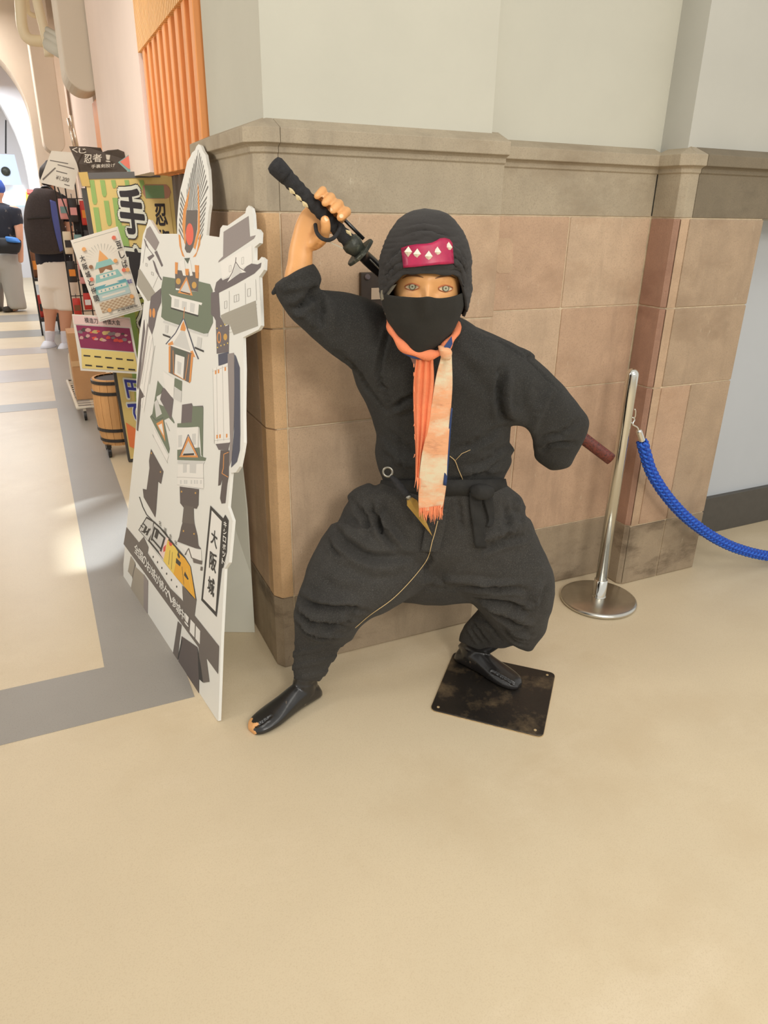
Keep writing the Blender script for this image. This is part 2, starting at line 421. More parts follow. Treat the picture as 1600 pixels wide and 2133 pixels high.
# shop bay behind the corridor opening: back wall, door leaf; panel and post added to shape the daylight
MB().box((3.6, 2.6, 0), (3.8, 8.0, 4.2)).build('wall_shop', M_plaster_far, kind='structure')
MB().box((0.662, 2.70, 0), (0.80, 3.77, 1.584)).build('wall_light_blocker', mat('dark_light_blocker', (74, 62, 54), 0.7), kind='structure')  # dark panel added to cut the near edge of the daylight patch
MB().box((2.30, 4.62, 0), (2.9, 4.72, 2.6)).build('door_1', mat('dark_door_leaf', (70, 60, 52), 0.6), kind='structure')
MB().box((0.96, 4.455, 0), (1.05, 4.52, 2.6)).build('trim_shadow_post_1', mat('dark_shadow_post', (60, 52, 46), 0.6), kind='structure')  # unseen post placed to part the daylight patch in two
strip_ = bevel(MB().box((0.585, 5.96, 0.0), (0.62, 6.30, 2.13)).build('slat_panel', M_orange, wp, label='narrow orange wooden strip beside the round corbel'), .003)
def corbel(x0, x1, zb, y0, y1, m):
    """a pilaster hung on the wall, its foot rounded like a shield"""
    n = 18; cx, r = (x0 + x1)/2, (x1 - x0)/2
    prof = [(x0, 4.6)] + [(cx - r*math.cos(a), zb + r - r*math.sin(a)) for a in np.linspace(0, math.pi, n)] + [(x1, 4.6)]
    V = [(x, y0, z) for x, z in prof] + [(x, y1, z) for x, z in prof]; k = len(prof)
    return bevel(mk('corbel', V, [tuple(range(k)), tuple(range(2*k-1, k-1, -1))] + [(i, k+i, k+(i+1) % k, (i+1) % k) for i in range(k)], m, wp), .012, 3)
corbel(0.405, 0.66, 2.16, 5.93, 6.34, mat('warm_white_plaster', (216, 206, 190), 0.85))
corbel(0.30, 0.50, 1.92, 8.55, 8.95, M_plaster_far)
# moulded impost running off the corbel, and pipework above it
P = [at_y(155, 128, 6.15), at_y(103, 92, 6.6)]
b = MB(); d = P[1] - P[0]
for o, h in ((0.0, 0.05), (0.05, 0.035), (0.09, 0.02)):
    b.tube([P[0] + np.array((0.03, 0, o)), P[1] + np.array((0, 0, o))], h, 10)
b.build('impost', M_plaster, wp, smooth=True)
M_pipe = mat('cream_pipe', (236, 222, 190), 0.5)
pipes = thing('pipework', 'cream pipes bent under the vault at the upper left', 'pipes', at_y(60, 50, 7.0))
MB().tube(spline([at_y(40, -60, 7.0), at_y(43, 20, 7.0), at_y(48, 62, 7.0), at_y(62, 82, 7.0), at_y(92, 86, 7.0)], 6), .040, 12).build('pipe', M_pipe, pipes, smooth=True)
MB().tube(spline([at_y(54, -60, 7.1), at_y(57, 12, 7.1), at_y(62, 28, 7.1), at_y(76, 34, 7.1)], 6), .018, 10).build('pipe', M_pipe, pipes, smooth=True)
MB().tube(spline([at_y(72, -20, 6.9), at_y(84, 30, 6.9), at_y(94, 70, 6.9), at_y(103, 118, 6.9)], 6), .034, 12).build('pipe', M_pipe, pipes, smooth=True)
def arch(y0, y1, p_spring, p_side, m, zt=4.6, xr=0.62):
    """transverse wall with an arched opening: spring point and one more point of the arch's right haunch (x, z)"""
    x0, z0 = p_spring; x1, z1 = p_side
    # circle with a vertical tangent at the spring: centre (x0-r, z0)
    r = ((x1-x0)**2 + (z1-z0)**2)/(2*(x0-x1)); cx = x0 - r; n = 36
    inner = [(cx + r*math.cos(a), z0 + r*math.sin(a)) for a in np.linspace(0, math.pi, n)]
    prof = [(x0, 0)] + inner + [(cx - r, 0), (cx - r - 3, 0), (cx - r - 3, max(zt, z0 + r + 0.5)), (xr, max(zt, z0 + r + 0.5)), (xr, 0)]
    k = len(prof); V = [(x, y0, z) for x, z in prof] + [(x, y1, z) for x, z in prof]
    o = mk('arch', V, [tuple(range(k)), tuple(range(2*k-1, k-1, -1))] + [(i, k+i, k+(i+1) % k, (i+1) % k) for i in range(k)], m, wp)
    return o
arch(9.2, 9.7, (0.236, 2.25), (0.039, 2.78), M_plaster_far)
arch(13.0, 13.6, (0.170, 1.85), (-0.041, 2.77), mat('cool_white_plaster', (222, 222, 226), 0.85))
MB().box((-9, 17.6, 0), (3, 17.8, 5)).build('wall_far', mat('far_white_wall', (225, 226, 235), 0.8), kind='structure')
MB().box((-9, 2.2, 4.6), (1.2, 17.8, 4.8)).build('ceiling', M_plaster_far, kind='structure')
# ================================================================== soft-form tools: lofted shells, voxel union, creases
def ring_pts(pl, pr, D, b, n=28, e=2.2, bb=None):
    """an oval ring whose two silhouette points are at the photo points pl and pr, at depth D, half-thickness b"""
    D1, D2 = D if isinstance(D, tuple) else (D, D)
    A = at_d(*pl, D1); B = at_d(*pr, D2)
    C = (A + B) / 2; a = (B - A) / 2
    v = C - CC; v /= np.linalg.norm(v)
    an = a / np.linalg.norm(a)
    d = v - an * (v @ an); d /= np.linalg.norm(d)
    out = []
    for i in range(n):
        t = 2 * math.pi * i / n
        c, s = math.cos(t), math.sin(t)
        cc = math.copysign(abs(c) ** (2 / e), c); ss = math.copysign(abs(s) ** (2 / e), s)
        out.append(C + a * cc + d * ss * ((bb or b) if ss > 0 else b))
    return np.array(out)
def loft(mb, rings, n=28, sub=3, cap=0.5):
    """smooth closed shell through rings (arrays n x 3)"""
    R = np.array(rings)                               # k x n x 3
    k = len(R)
    if sub > 1:
        R = np.stack([spline(R[:, j], sub) for j in range(R.shape[1])], 1)
    k, n = R.shape[:2]
    V = list(R.reshape(-1, 3)); F = []
    for i in range(k - 1):
        for j in range(n):
            F.append((i*n+j, i*n+(j+1) % n, (i+1)*n+(j+1) % n, (i+1)*n+j))
    # rounded caps
    for end, nb in ((0, 1), (k-1, k-2)):
        c = R[end].mean(0); d = c - R[nb].mean(0)
        L = np.linalg.norm(d); rad = np.linalg.norm(R[end] - c, axis=1).mean()
        d = d / (L + 1e-9) * rad * cap
        prev = [end*n + j for j in range(n)]
        for s, h in ((0.8, 0.6), (0.45, 0.9)):
            o = len(V); V += list(c + (R[end] - c)*s + d*h)
            cur = [o + j for j in range(n)]
            for j in range(n):
                q = (prev[j], prev[(j+1) % n], cur[(j+1) % n], cur[j])
                F.append(q if end else q[::-1])
            prev = cur
        V.append(c + d); t = len(V) - 1
        for j in range(n):
            q = (prev[j], prev[(j+1) % n], t); F.append(q if end else q[::-1])
    return mb.add(V, F)
def ploft(mb, spec, n=28, sub=3, cap=0.5, e=2.2):
    return loft(mb, [ring_pts(*r[:3], r[3], n=n, e=e, bb=(r[4] if len(r) > 4 else None)) for r in spec], n, sub, cap)
def remesh(mb, voxel, smooth=4, factor=0.5):
    me = bpy.data.meshes.new('shell'); me.from_pydata([tuple(v) for v in mb.v], [], mb.f)
    bm = bmesh.new(); bm.from_mesh(me); bmesh.ops.recalc_face_normals(bm, faces=bm.faces); bm.to_mesh(me); bm.free()
    o = bpy.data.objects.new('shell', me); COL.objects.link(o)
    md = o.modifiers.new('r', 'REMESH'); md.mode = 'VOXEL'; md.voxel_size = voxel
    if smooth:
        ms = o.modifiers.new('s', 'SMOOTH'); ms.factor = factor; ms.iterations = smooth
    dg = bpy.context.evaluated_depsgraph_get()
    m2 = bpy.data.meshes.new_from_object(o.evaluated_get(dg))
    V = np.empty(len(m2.vertices)*3); m2.vertices.foreach_get('co', V); V = V.reshape(-1, 3)
    F = [tuple(p.vertices) for p in m2.polygons]
    bpy.data.objects.remove(o); bpy.data.meshes.remove(me); bpy.data.meshes.remove(m2)
    return V, F
def normals(V, F):
    N = np.zeros_like(V)
    q = np.array([f[:4] if len(f) >= 4 else (f[0], f[1], f[2], f[2]) for f in F])
    n = np.cross(V[q[:, 2]] - V[q[:, 0]], V[q[:, 3]] - V[q[:, 1]])
    for k in range(4): np.add.at(N, q[:, k], n)
    return N / (np.linalg.norm(N, axis=1, keepdims=True) + 1e-12)
def surf_points(V, px_pts, step=5.0, rad=7.0, N=None):
    """3-D points of the surface along a stroke seen in the photo"""
    P = spline(np.array(px_pts, float), 12)
    L = np.r_[0, np.cumsum(np.linalg.norm(np.diff(P, axis=0), axis=1))]
    S = np.arange(0, L[-1] + 0.01, step)
    P = np.stack([np.interp(S, L, P[:, i]) for i in range(2)], 1)
    uv, z = project(V); out = []
    for p in P:
        d = np.abs(uv - p).max(1); k = np.where(d < rad)[0]
        if len(k): out.append(V[k[np.argmin(z[k] + d[k]*0.0015)]])
    return np.array(out) if out else np.zeros((0, 3))
CR_A, CR_W = 1.0, 1.0
def crease(V, F, strokes):
    """strokes: (px polyline, amplitude m, width m): ridges (+) and valleys (-) pushed along the normal"""
    strokes = [(p, a*CR_A, w*CR_W) for p, a, w in strokes]
    N = normals(V, F); W = V.copy(); dsp = np.zeros(len(V))
    for pts, amp, w in strokes:
        S = surf_points(V, pts, step=min(5.0, max(1.5, w*600)))
        if not len(S): continue
        lo, hi = S.min(0) - 3*w, S.max(0) + 3*w
        k = np.where(((V > lo) & (V < hi)).all(1))[0]
        if not len(k): continue
        d = np.full(len(k), 1e9); taper = np.ones(len(k))
        for i, s in enumerate(S):
            dd = np.linalg.norm(V[k] - s, axis=1)
            t = min(1.0, 0.25 + 3.0*min(i, len(S)-1-i)/max(1, len(S)-1))
            m = dd < d; d[m] = dd[m]; taper[m] = t
        dsp[k] += amp*taper*np.exp(-(d/w)**2)
        # a softer shoulder beside each valley or ridge
        dsp[k] -= 0.35*amp*taper*np.exp(-((d - 1.9*w)/(0.9*w))**2)
    return V + N*dsp[:, None]
from mathutils import noise as mnoise
def ripple(V, F, amp, scale, stretch=(1, 1, 1), off=0.0):
    N = normals(V, F); st = np.array(stretch)*scale
    d = np.array([mnoise.noise(Vector(tuple(v*st + off))) for v in V])
    return V + N*(d*amp)[:, None]
from mathutils.bvhtree import BVHTree
class Surf:
    def __init__(s, items):
        V = []; F = []
        for v, f in items:
            o = len(V); V += [tuple(p) for p in v]; F += [tuple(i + o for i in q) for q in f]
        s.t = BVHTree.FromPolygons(V, F)
    def hit(s, px, py, off=0.0):
        r = ray(px, py); r = r/np.linalg.norm(r)
        h = s.t.ray_cast(Vector(CC), Vector(r), 20)
        return None if h[0] is None else np.array(h[0]) - r*off
    def depth(s, px, py):
        p = s.hit(px, py); return None if p is None else p @ FH
def strip(mb, L, R, n=10, pleat=None, sub=6):
    """cloth ribbon between two edge curves of 3-D points (already paired)"""
    A = spline(L, sub); B = spline(R, sub); V = []; F = []
    k = len(A)
    for i in range(k):
        for j in range(n + 1):
            t = j/n; p = A[i]*(1-t) + B[i]*t
            if pleat: p = p + pleat(i/(k-1), t)
            V.append(p)
    for i in range(k-1):
        for j in range(n):
            a = i*(n+1)+j; F.append((a, a+1, a+n+2, a+n+1))
    return mb.add(V, F)
def solid(o, t, off=0.0):
    m = o.modifiers.new('thickness', 'SOLIDIFY'); m.thickness = t; m.offset = off; return o
# ================================================================== the ninja mannequin
M_cloth = worn('black_cotton', dict(rgb=(52, 51, 49), rough=0.92, var=0.16, vscale=6, bump=0.5, bscale=700, sheen=0.04, spec=0.15), [((80, 78, 74), 380, 0.50, 0.78, 3, (1, 1, 1)), ((34, 33, 32), 300, 0.55, 0.8, 9, (1, 1, 1))])
M_cloth2 = worn('washed_black_cotton', dict(rgb=(60, 58, 55), rough=0.92, var=0.20, vscale=7, bump=0.5, bscale=700, sheen=0.05, spec=0.15), [((92, 89, 84), 380, 0.50, 0.78, 3, (1, 1, 1)), ((38, 36, 34), 300, 0.55, 0.8, 9, (1, 1, 1))])
M_hood = mat('black_hood_jersey', (58, 55, 53), 0.9, var=0.15, vscale=14, bump=0.6, bscale=300, stretch=(1, 1, 6), sheen=0.08, spec=0.2)
M_mask = mat('black_mask_cotton', (50, 48, 44), 0.95, var=0.12, vscale=10, bump=0.5, bscale=900, sheen=0.03, spec=0.15)
M_skin = worn('painted_mannequin_skin', dict(rgb=(226, 166, 106), rough=0.42, var=0.07, vscale=9, bump=0.08, bscale=60, spec=0.4),
    [((204, 136, 78), 16, 0.58, 0.78, 3.0, (1, 1, 1)), ((230, 184, 136), 60, 0.68, 0.76, 9.0, (1, 1, 1))])
M_foot = worn('black_painted_foot', dict(rgb=(34, 32, 31), rough=0.3, var=0.2, vscale=12, bump=0.1, bscale=60, coat=0.3),
    [((120, 104, 84), 26, 0.64, 0.72, 4.0, (1, 1, 1)), ((196, 160, 120), 90, 0.70, 0.72, 8.0, (1, 1, 1))])
ROOT = at_d(890, 1330, 1.98); ROOT[2] = 0.0
man = thing('mannequin', 'crouching ninja mannequin in black clothes with hood, mask and peach scarf, before the stone pier', 'mannequin', ROOT)
HEAD_D = 1.75
# ---------------- body: one continuous painted figure (head, neck, trunk, arms, hand, legs, feet)
body = MB()
HC = at_d(889, 592, HEAD_D)
hv = HC - CC; hv /= np.linalg.norm(hv)
hf = -hv + np.array((0, 0, -0.10)); hf /= np.linalg.norm(hf)     # where the face looks
hr = np.cross(np.array((0, 0, 1.)), hf); hr /= np.linalg.norm(hr)
if hr @ RH < 0: hr = -hr
hu = np.cross(hf, hr); hu *= math.copysign(1, hu[2])
HW, HH, HDp = 0.079, 0.118, 0.098
def face_z(x, y):
    """relief of the face in metres (x right, y up from the head's centre)"""
    g = lambda cx, cy, sx, sy: math.exp(-((x-cx)/sx)**2 - ((y-cy)/sy)**2)
    z = 0.026*g(0.003, -0.036, 0.011, 0.017) + 0.013*g(0.003, -0.010, 0.008, 0.020)
    z += 0.006*g(0, 0.022, 0.055, 0.011)
    for s in (-1, 1):
        z -= 0.009*g(0.003+s*0.037, -0.006, 0.020, 0.011)
        z += 0.006*g(0.003+s*0.037, -0.008, 0.015, 0.008)
        z += 0.005*g(s*0.048, -0.036, 0.02, 0.015)
        z -= 0.004*g(0.003+s*0.017, -0.012, 0.007, 0.010)
    z += 0.006*g(0, -0.075, 0.022, 0.010) + 0.008*g(0, -0.105, 0.02, 0.015)
    return z
V = []; F = []; nu, nv = 96, 72
for i in range(nv + 1):
    ph = math.pi*i/nv
    for j in range(nu):
        th = 2*math.pi*j/nu
        x = HW*math.sin(ph)*math.sin(th); y = HH*math.cos(ph); z = HDp*math.sin(ph)*math.cos(th)
        if y < -0.02: k = 1 - 0.32*((-0.02 - y)/0.1)**1.3; x *= k; z *= 1 - 0.12*((-0.02-y)/0.1)
        if z > 0: z += face_z(x, y)*min(1, z/0.03)
        V.append(HC + hr*x + hu*y + hf*z)
for i in range(nv):
    for j in range(nu): F.append((i*nu+j, i*nu+(j+1) % nu, (i+1)*nu+(j+1) % nu, (i+1)*nu+j))
body.add(V, F)
ploft(body, [((852, 690), (925, 690), 1.80, .05), ((850, 730), (930, 730), 1.84, .055), ((840, 770), (945, 770), 1.87, .06)])      # neck
ploft(body, [((800, 720), (985, 730), 1.88, .06), ((790, 790), (1010, 800), 1.89, .075), ((810, 880), (1020, 890), 1.92, .075),
             ((825, 960), (1010, 960), 1.95, .075), ((790, 1050), (1040, 1050), 1.97, .085), ((760, 1120), (1060, 1120), 1.97, .085), ((840, 1180), (980, 1180), 1.97, .06)])
# right arm of the figure (left in the photo), forearm and palm
ploft(body, [((790, 680), (780, 760), 1.87, .035), ((700, 640), (690, 700), 1.83, .035), ((640, 620), (625, 660), 1.81, .032)])
ploft(body, [((605, 650), (650, 630), 1.81, .03), ((592, 588), (650, 575), 1.80, .030), ((599, 545), (651, 545), 1.80, .028), ((602, 520), (652, 518), 1.80, .024),
             ((609, 490), (660, 503), 1.80, .021), ((617, 462), (672, 497), 1.798, .018), ((630, 438), (688, 486), 1.797, .015), ((650, 424), (702, 476), 1.796, .013)], sub=4)
# fingers: each bends behind the hilt, round its far side and back over the front
HA = np.array((580., 350.)); HE = np.array((165., 170.)); HE /= np.linalg.norm(HE); HN = np.array((HE[1], -HE[0]))
def hp(s, p, D): q = HA + HE*s + HN*p; return at_d(q[0], q[1], D)
for s, rr, sp in ((98, .0088, -1), (120, .0099, 1), (142, .0104, 3), (164, .0106, 3)):
    pts = spline([hp(s+8, -16, 1.797), hp(s+4, 8, 1.797), hp(s+1, 26, 1.788), hp(s, 35 + sp, 1.768), hp(s, 29 + sp, 1.744), hp(s, 18 + sp, 1.733)], 5)
    k = len(pts); rad = [rr*(1.0 + 0.10*math.exp(-((i/k-0.62)/0.08)**2) - 0.18*max(0, (i/k-0.8))/0.2) for i in range(k)]
    body.tube(pts, rad, 12)
    body.lathe(pts[-1], [(rad[-1]*math.cos(a), rad[-1]*math.sin(a)) for a in np.linspace(-1.5, 1.5, 9)], 12)
th = spline([at_d(650, 508, 1.795), at_d(664, 502, 1.780), at_d(675, 492, 1.755), at_d(679, 474, 1.735), at_d(677, 459, 1.729)], 5)
k = len(th); body.tube(th, [0.017 - 0.006*min(1, i/(k*0.55)) for i in range(k)], 12)
body.lathe(th[-1], [(.0105*math.cos(a), .0105*math.sin(a)) for a in np.linspace(-1.5, 1.5, 9)], 12)
# left arm (right in the photo), folded behind the back inside its sleeve
ploft(body, [((980, 710), (1010, 800), 1.89, .04), ((1080, 780), (1060, 850), 1.90, .036), ((1180, 840), (1140, 890), 1.92, .034), ((1185, 880), (1135, 920), 1.95, .03), ((1150, 930), (1120, 925), 2.0, .025)])
# legs
ploft(body, [((760, 1090), (880, 1120), 1.96, .07), ((690, 1160), (800, 1210), 1.90, .062), ((640, 1250), (720, 1280), 1.84, .05), ((628, 1320), (695, 1330), 1.85, .043), ((620, 1390), (664, 1400), 1.872, .032), ((616, 1424), (662, 1428), 1.880, .030)])
ploft(body, [((900, 1110), (1030, 1080), 1.96, .07), ((990, 1200), (1090, 1150), 1.95, .062), ((1060, 1270), (1130, 1230), 1.95, .052), ((1040, 1310), (1100, 1300), 1.985, .047), ((985, 1320), (1035, 1350), 2.04, .04), ((955, 1345), (1005, 1368), 2.085, .033)])
def foot(heel, toe, z0, wide=1.0):
    h = np.array((heel[0], heel[1], z0)); t = np.array((toe[0], toe[1], z0)); d = t - h; L = np.linalg.norm(d); d /= L
    w = np.array((d[1], -d[0], 0)); rings = []
    for s, hw, ht, zc in ((0.0, .020, .030, .028), (.06, .029, .058, .030), (.20, .034, .085, .04), (.36, .035, .082, .04), (.52, .039, .066, .03), (.70, .045, .048, .022), (.85, .043, .036, .017), (.95, .034, .028, .013), (1.0, .020, .018, .010)):
        c = h + d*(L*s); R = []
        for i in range(28):
            a = 2*math.pi*i/28; ca, sa = math.cos(a), math.sin(a)
            y = hw*wide*math.copysign(abs(ca)**0.8, ca); z = ht*0.5*(1 + math.copysign(abs(sa)**0.8, sa)) if sa > 0 else ht*0.5*(1 - abs(sa)**0.55)
            y *= 1.0 if sa < 0.2 else (1 - 0.35*(sa-0.2))
            R.append(c + w*y + np.array((0, 0, max(0.0, z))))
        rings.append(np.array(R))
    loft(body, rings, 28, 3, 0.15)
    return h, d, w, L
F1 = foot((.640, 1.817), (.392, 1.722), 0.0)
F2 = foot((1.150, 1.800), (1.252, 1.572), 0.007)
def ankle(f, top, r0=.034, r1=.033, s=.22):
    h, d, w, L = f; c = h + d*(L*s)
    pts = [c + np.array((0, 0, .045)), c + np.array((0, 0, .085)) + (top - c)*0.02, top]
    body.tube(spline(pts, 5), [r0*1.05]*5 + [r1]*6, 20)
ankle(F1, at_d(640, 1405, 1.878)); ankle(F2, at_d(978, 1350, 2.080))
Vb, Fb = remesh(body, 0.0028, 3)
# split toes of the split-toed shoes, nails and wrist cords as shallow grooves
Vb = crease(Vb, Fb, [([(528, 1512), (548, 1502), (566, 1490)], -.006, .0035), ([(1078, 1428), (1050, 1412), (1025, 1398)], -.006, .0035),
                     ([(652, 530), (660, 508), (668, 495)], -.003, .006), ([(672, 452), (677, 460), (683, 452)], -.0012, .0022),
                     ([(676, 412), (684, 416)], -.001, .003), ([(690, 437), (697, 440)], -.001, .003), ([(712, 449), (719, 448)], -.001, .003)])
uvb, zb = project(Vb)
fc = np.array([Vb[list(f)].mean(0) for f in Fb])
h1, d1, w1, L1 = F1; h2, d2, w2, L2 = F2
toe_wear = np.linalg.norm((fc - (h1 + d1*(L1*0.985) + np.array((0, 0, .012)) + w1*0.012)), axis=1) + 0.022*np.array([mnoise.noise(Vector(tuple(p*60))) for p in fc])
is_foot = (fc[:, 2] < 0.14)
fm = np.where(is_foot, 1, 0); fm[is_foot & (toe_wear < 0.026)] = 0
mk('body', Vb, Fb, M_skin, man, smooth=True, mats=[M_skin, M_foot], fmat=fm)
# ---------------- jacket
CR_A, CR_W = 1.5, 0.9
jk = MB()
ploft(jk, [((822, 652), (952, 660), 1.84, .06), ((795, 668), (985, 684), 1.86, .085), ((752, 690), (1030, 706), 1.875, .105), ((728, 740), (1062, 752), 1.885, .125), ((742, 800), (1070, 806), 1.90, .13),
           ((768, 860), (1066, 862), 1.92, .13), ((784, 905), (1062, 908), 1.935, .13), ((782, 940), (1060, 940), 1.95, .135), ((785, 968), (1064, 962), 1.955, .14), ((797, 1000), (1048, 998), 1.965, .13), ((800, 1026), (1048, 1026), 1.97, .12)], n=36)
ploft(jk, [((800, 640), (790, 830), 1.87, .085), ((752, 618), (742, 775), 1.86, .085), ((706, 610), (690, 735), 1.835, .075), ((668, 606), (645, 697), 1.82, .064), ((662, 600), (602, 655), 1.81, .058),
           ((666, 590), (580, 622), 1.805, .056), ((668, 578), (574, 602), 1.803, .056), ((661, 564), (574, 592), 1.80, .055), ((651, 550), (580, 588), 1.80, .050)], cap=0.1)
ploft(jk, [((965, 672), (990, 890), 1.89, .09), ((1040, 702), (1060, 884), 1.895, .09), ((1102, 735), (1092, 888), 1.90, .085), ((1160, 790), (1106, 908), 1.915, .075), ((1205, 842), (1110, 926), 1.93, .066),
           ((1227, 880), (1112, 940), 1.945, .060), ((1220, 912), (1113, 950), 1.96, .056), ((1205, 940), (1122, 962), 1.97, .050), ((1190, 968), (1142, 977), 1.98, .040)], cap=0.3)
# little stand-away seam lump on the far shoulder, collar behind the neck
ploft(jk, [((1085, 722), (1075, 745), 1.90, .03), ((1105, 730), (1098, 752), 1.89, .025), ((1117, 738), (1110, 752), 1.89, .012)], cap=0.3)
ploft(jk, [((948, 655), (1000, 690), 1.87, .035), ((962, 662), (990, 690), 1.86, .03), ((985, 680), (1005, 694), 1.86, .02)])
ploft(jk, [((1036, 918), (1040, 952), 1.93, .05), ((1058, 922), (1058, 948), 1.93, .035), ((1072, 936), (1066, 946), 1.93, .015)], cap=.2)
Vj, Fj = remesh(jk, 0.0055, 5)
Vj = ripple(Vj, Fj, .004, 9); Vj = ripple(Vj, Fj, .002, 24, off=5)
Vj = crease(Vj, Fj, [
    ([(822, 640), (800, 720), (790, 780), (812, 862)], -.006, .007), ([(812, 862), (840, 835), (880, 815)], -.008, .007), ([(806, 868), (850, 850), (885, 838)], .005, .010),
    ([(700, 742), (740, 780), (780, 840), (812, 870)], -.006, .010),
    ([(650, 600), (668, 640), (660, 690)], -.008, .010), ([(655, 598), (690, 640), (700, 690)], .006, .012), ([(664, 606), (625, 640), (600, 648)], -.012, .009),
    ([(600, 640), (640, 665), (665, 690)], .005, .010), ([(720, 622), (705, 680), (720, 735)], -.003, .014), ([(575, 605), (620, 600), (664, 590)], .004, .008),
    ([(985, 692), (1040, 704), (1105, 745), (1180, 820)], -.0035, .004), ([(1050, 770), (1040, 810), (1048, 870), (1066, 884)], -.012, .010), ([(1062, 780), (1058, 840), (1075, 880)], .008, .012),
    ([(1100, 770), (1090, 820), (1105, 890)], -.004, .012), ([(1160, 800), (1130, 850), (1115, 910)], .005, .012), ([(1215, 880), (1170, 905), (1120, 925)], -.006, .010), ([(1200, 930), (1160, 930), (1125, 945)], -.008, .009),
    ([(945, 940), (990, 925), (1040, 900), (1066, 880)], -.004, .010), ([(790, 925), (830, 960), (870, 985)], .007, .014), ([(800, 900), (840, 930), (875, 950)], -.004, .010),
    ([(1060, 985), (1010, 985), (950, 990)], .006, .012), ([(1065, 930), (1030, 955), (980, 975)], -.006, .010), ([(1062, 955), (1020, 985), (960, 1000)], -.005, .008), ([(960, 950), (1000, 940), (1050, 915)], .004, .012),
    ([(850, 760), (850, 800), (845, 850)], .003, .016), ([(960, 760), (1000, 800), (1040, 830)], -.003, .016), ([(950, 700), (980, 740), (1030, 765)], .003, .016), ([(905, 750), (905, 850), (900, 950)], -.003, .010)])
mk('jacket', Vj, Fj, M_cloth, man, smooth=True)
# flared cuff flap of the raised sleeve, open cuff of the folded sleeve
cf = MB(); P = [(592, 578), (584, 586), (571, 598), (564, 610), (567, 616), (580, 610), (598, 600), (614, 590)]
c0 = [at_d(x, y, 1.785) for x, y in P]
cf.add(c0 + [p + FH*0.012 for p in c0], [tuple(range(7, -1, -1)), tuple(range(8, 16))] + [(i, (i+1) % 8, 8+(i+1) % 8, 8+i) for i in range(8)])
bevel(cf.build('cuff', M_cloth, man), .004, 2)
# ---------------- trousers
tr = MB()
ploft(tr, [((800, 1002), (1046, 1002), 1.968, .125), ((768, 1020), (1066, 1018), 1.968, .135), ((735, 1035), (1088, 1036), 1.968, .145), ((716, 1060), (1094, 1062), 1.968, .15), ((700, 1095), (1096, 1092), 1.965, .15), ((682, 1130), (1112, 1124), 1.96, .145),
           ((665, 1160), (1134, 1160), 1.95, .135), ((690, 1195), (1120, 1195), 1.95, .10)], n=40)
ploft(tr, [((690, 1090), (885, 1120), 1.95, .13), ((655, 1150), (905, 1205), 1.92, .13), ((634, 1195), (880, 1226), 1.89, .12), ((620, 1235), (815, 1272), 1.86, .11), ((612, 1268), (768, 1292), 1.845, .095),
           ((612, 1292), (742, 1318), 1.845, .082), ((613, 1312), (734, 1334), 1.85, .07), ((614, 1328), (716, 1345), 1.855, .055), ((612, 1352), (702, 1368), 1.862, .05), ((611, 1385), (684, 1396), 1.872, .045), ((612, 1412), (668, 1420), 1.878, .042)], cap=0.05)
ploft(tr, [((895, 1120), (1105, 1080), 1.95, .13), ((898, 1212), (1132, 1140), 1.945, .13), ((950, 1238), (1150, 1190), 1.94, .125), ((990, 1262), (1153, 1238), 1.94, .115), ((1025, 1300), (1143, 1285), 1.945, .095),
           ((1048, 1328), (1136, 1318), 1.95, .07), ((1076, 1348), (1120, 1340), 1.955, .04), ((1096, 1357), (1112, 1354), 1.958, .018)], cap=0.3)
ploft(tr, [((1000, 1245), (1100, 1320), 1.99, .07), ((1000, 1270), (1070, 1338), 2.0, .066), ((974, 1296), (1048, 1348), 2.02, .058), ((961, 1318), (1026, 1352), 2.05, .050), ((957, 1336), (1008, 1358), 2.075, .043)], cap=0.05)
ploft(tr, [((1062, 1030), (1056, 1074), 1.93, .06), ((1082, 1040), (1076, 1076), 1.93, .04), ((1096, 1054), (1091, 1068), 1.93, .016)], cap=.2)
ploft(tr, [((768, 1006), (790, 1030), 1.94, .04), ((742, 1018), (760, 1046), 1.93, .035), ((724, 1034), (736, 1050), 1.93, .016)], cap=.2)
Vt, Ft = remesh(tr, 0.0055, 5)
Vt = ripple(Vt, Ft, .006, 8, off=2); Vt = ripple(Vt, Ft, .0025, 22, off=9)
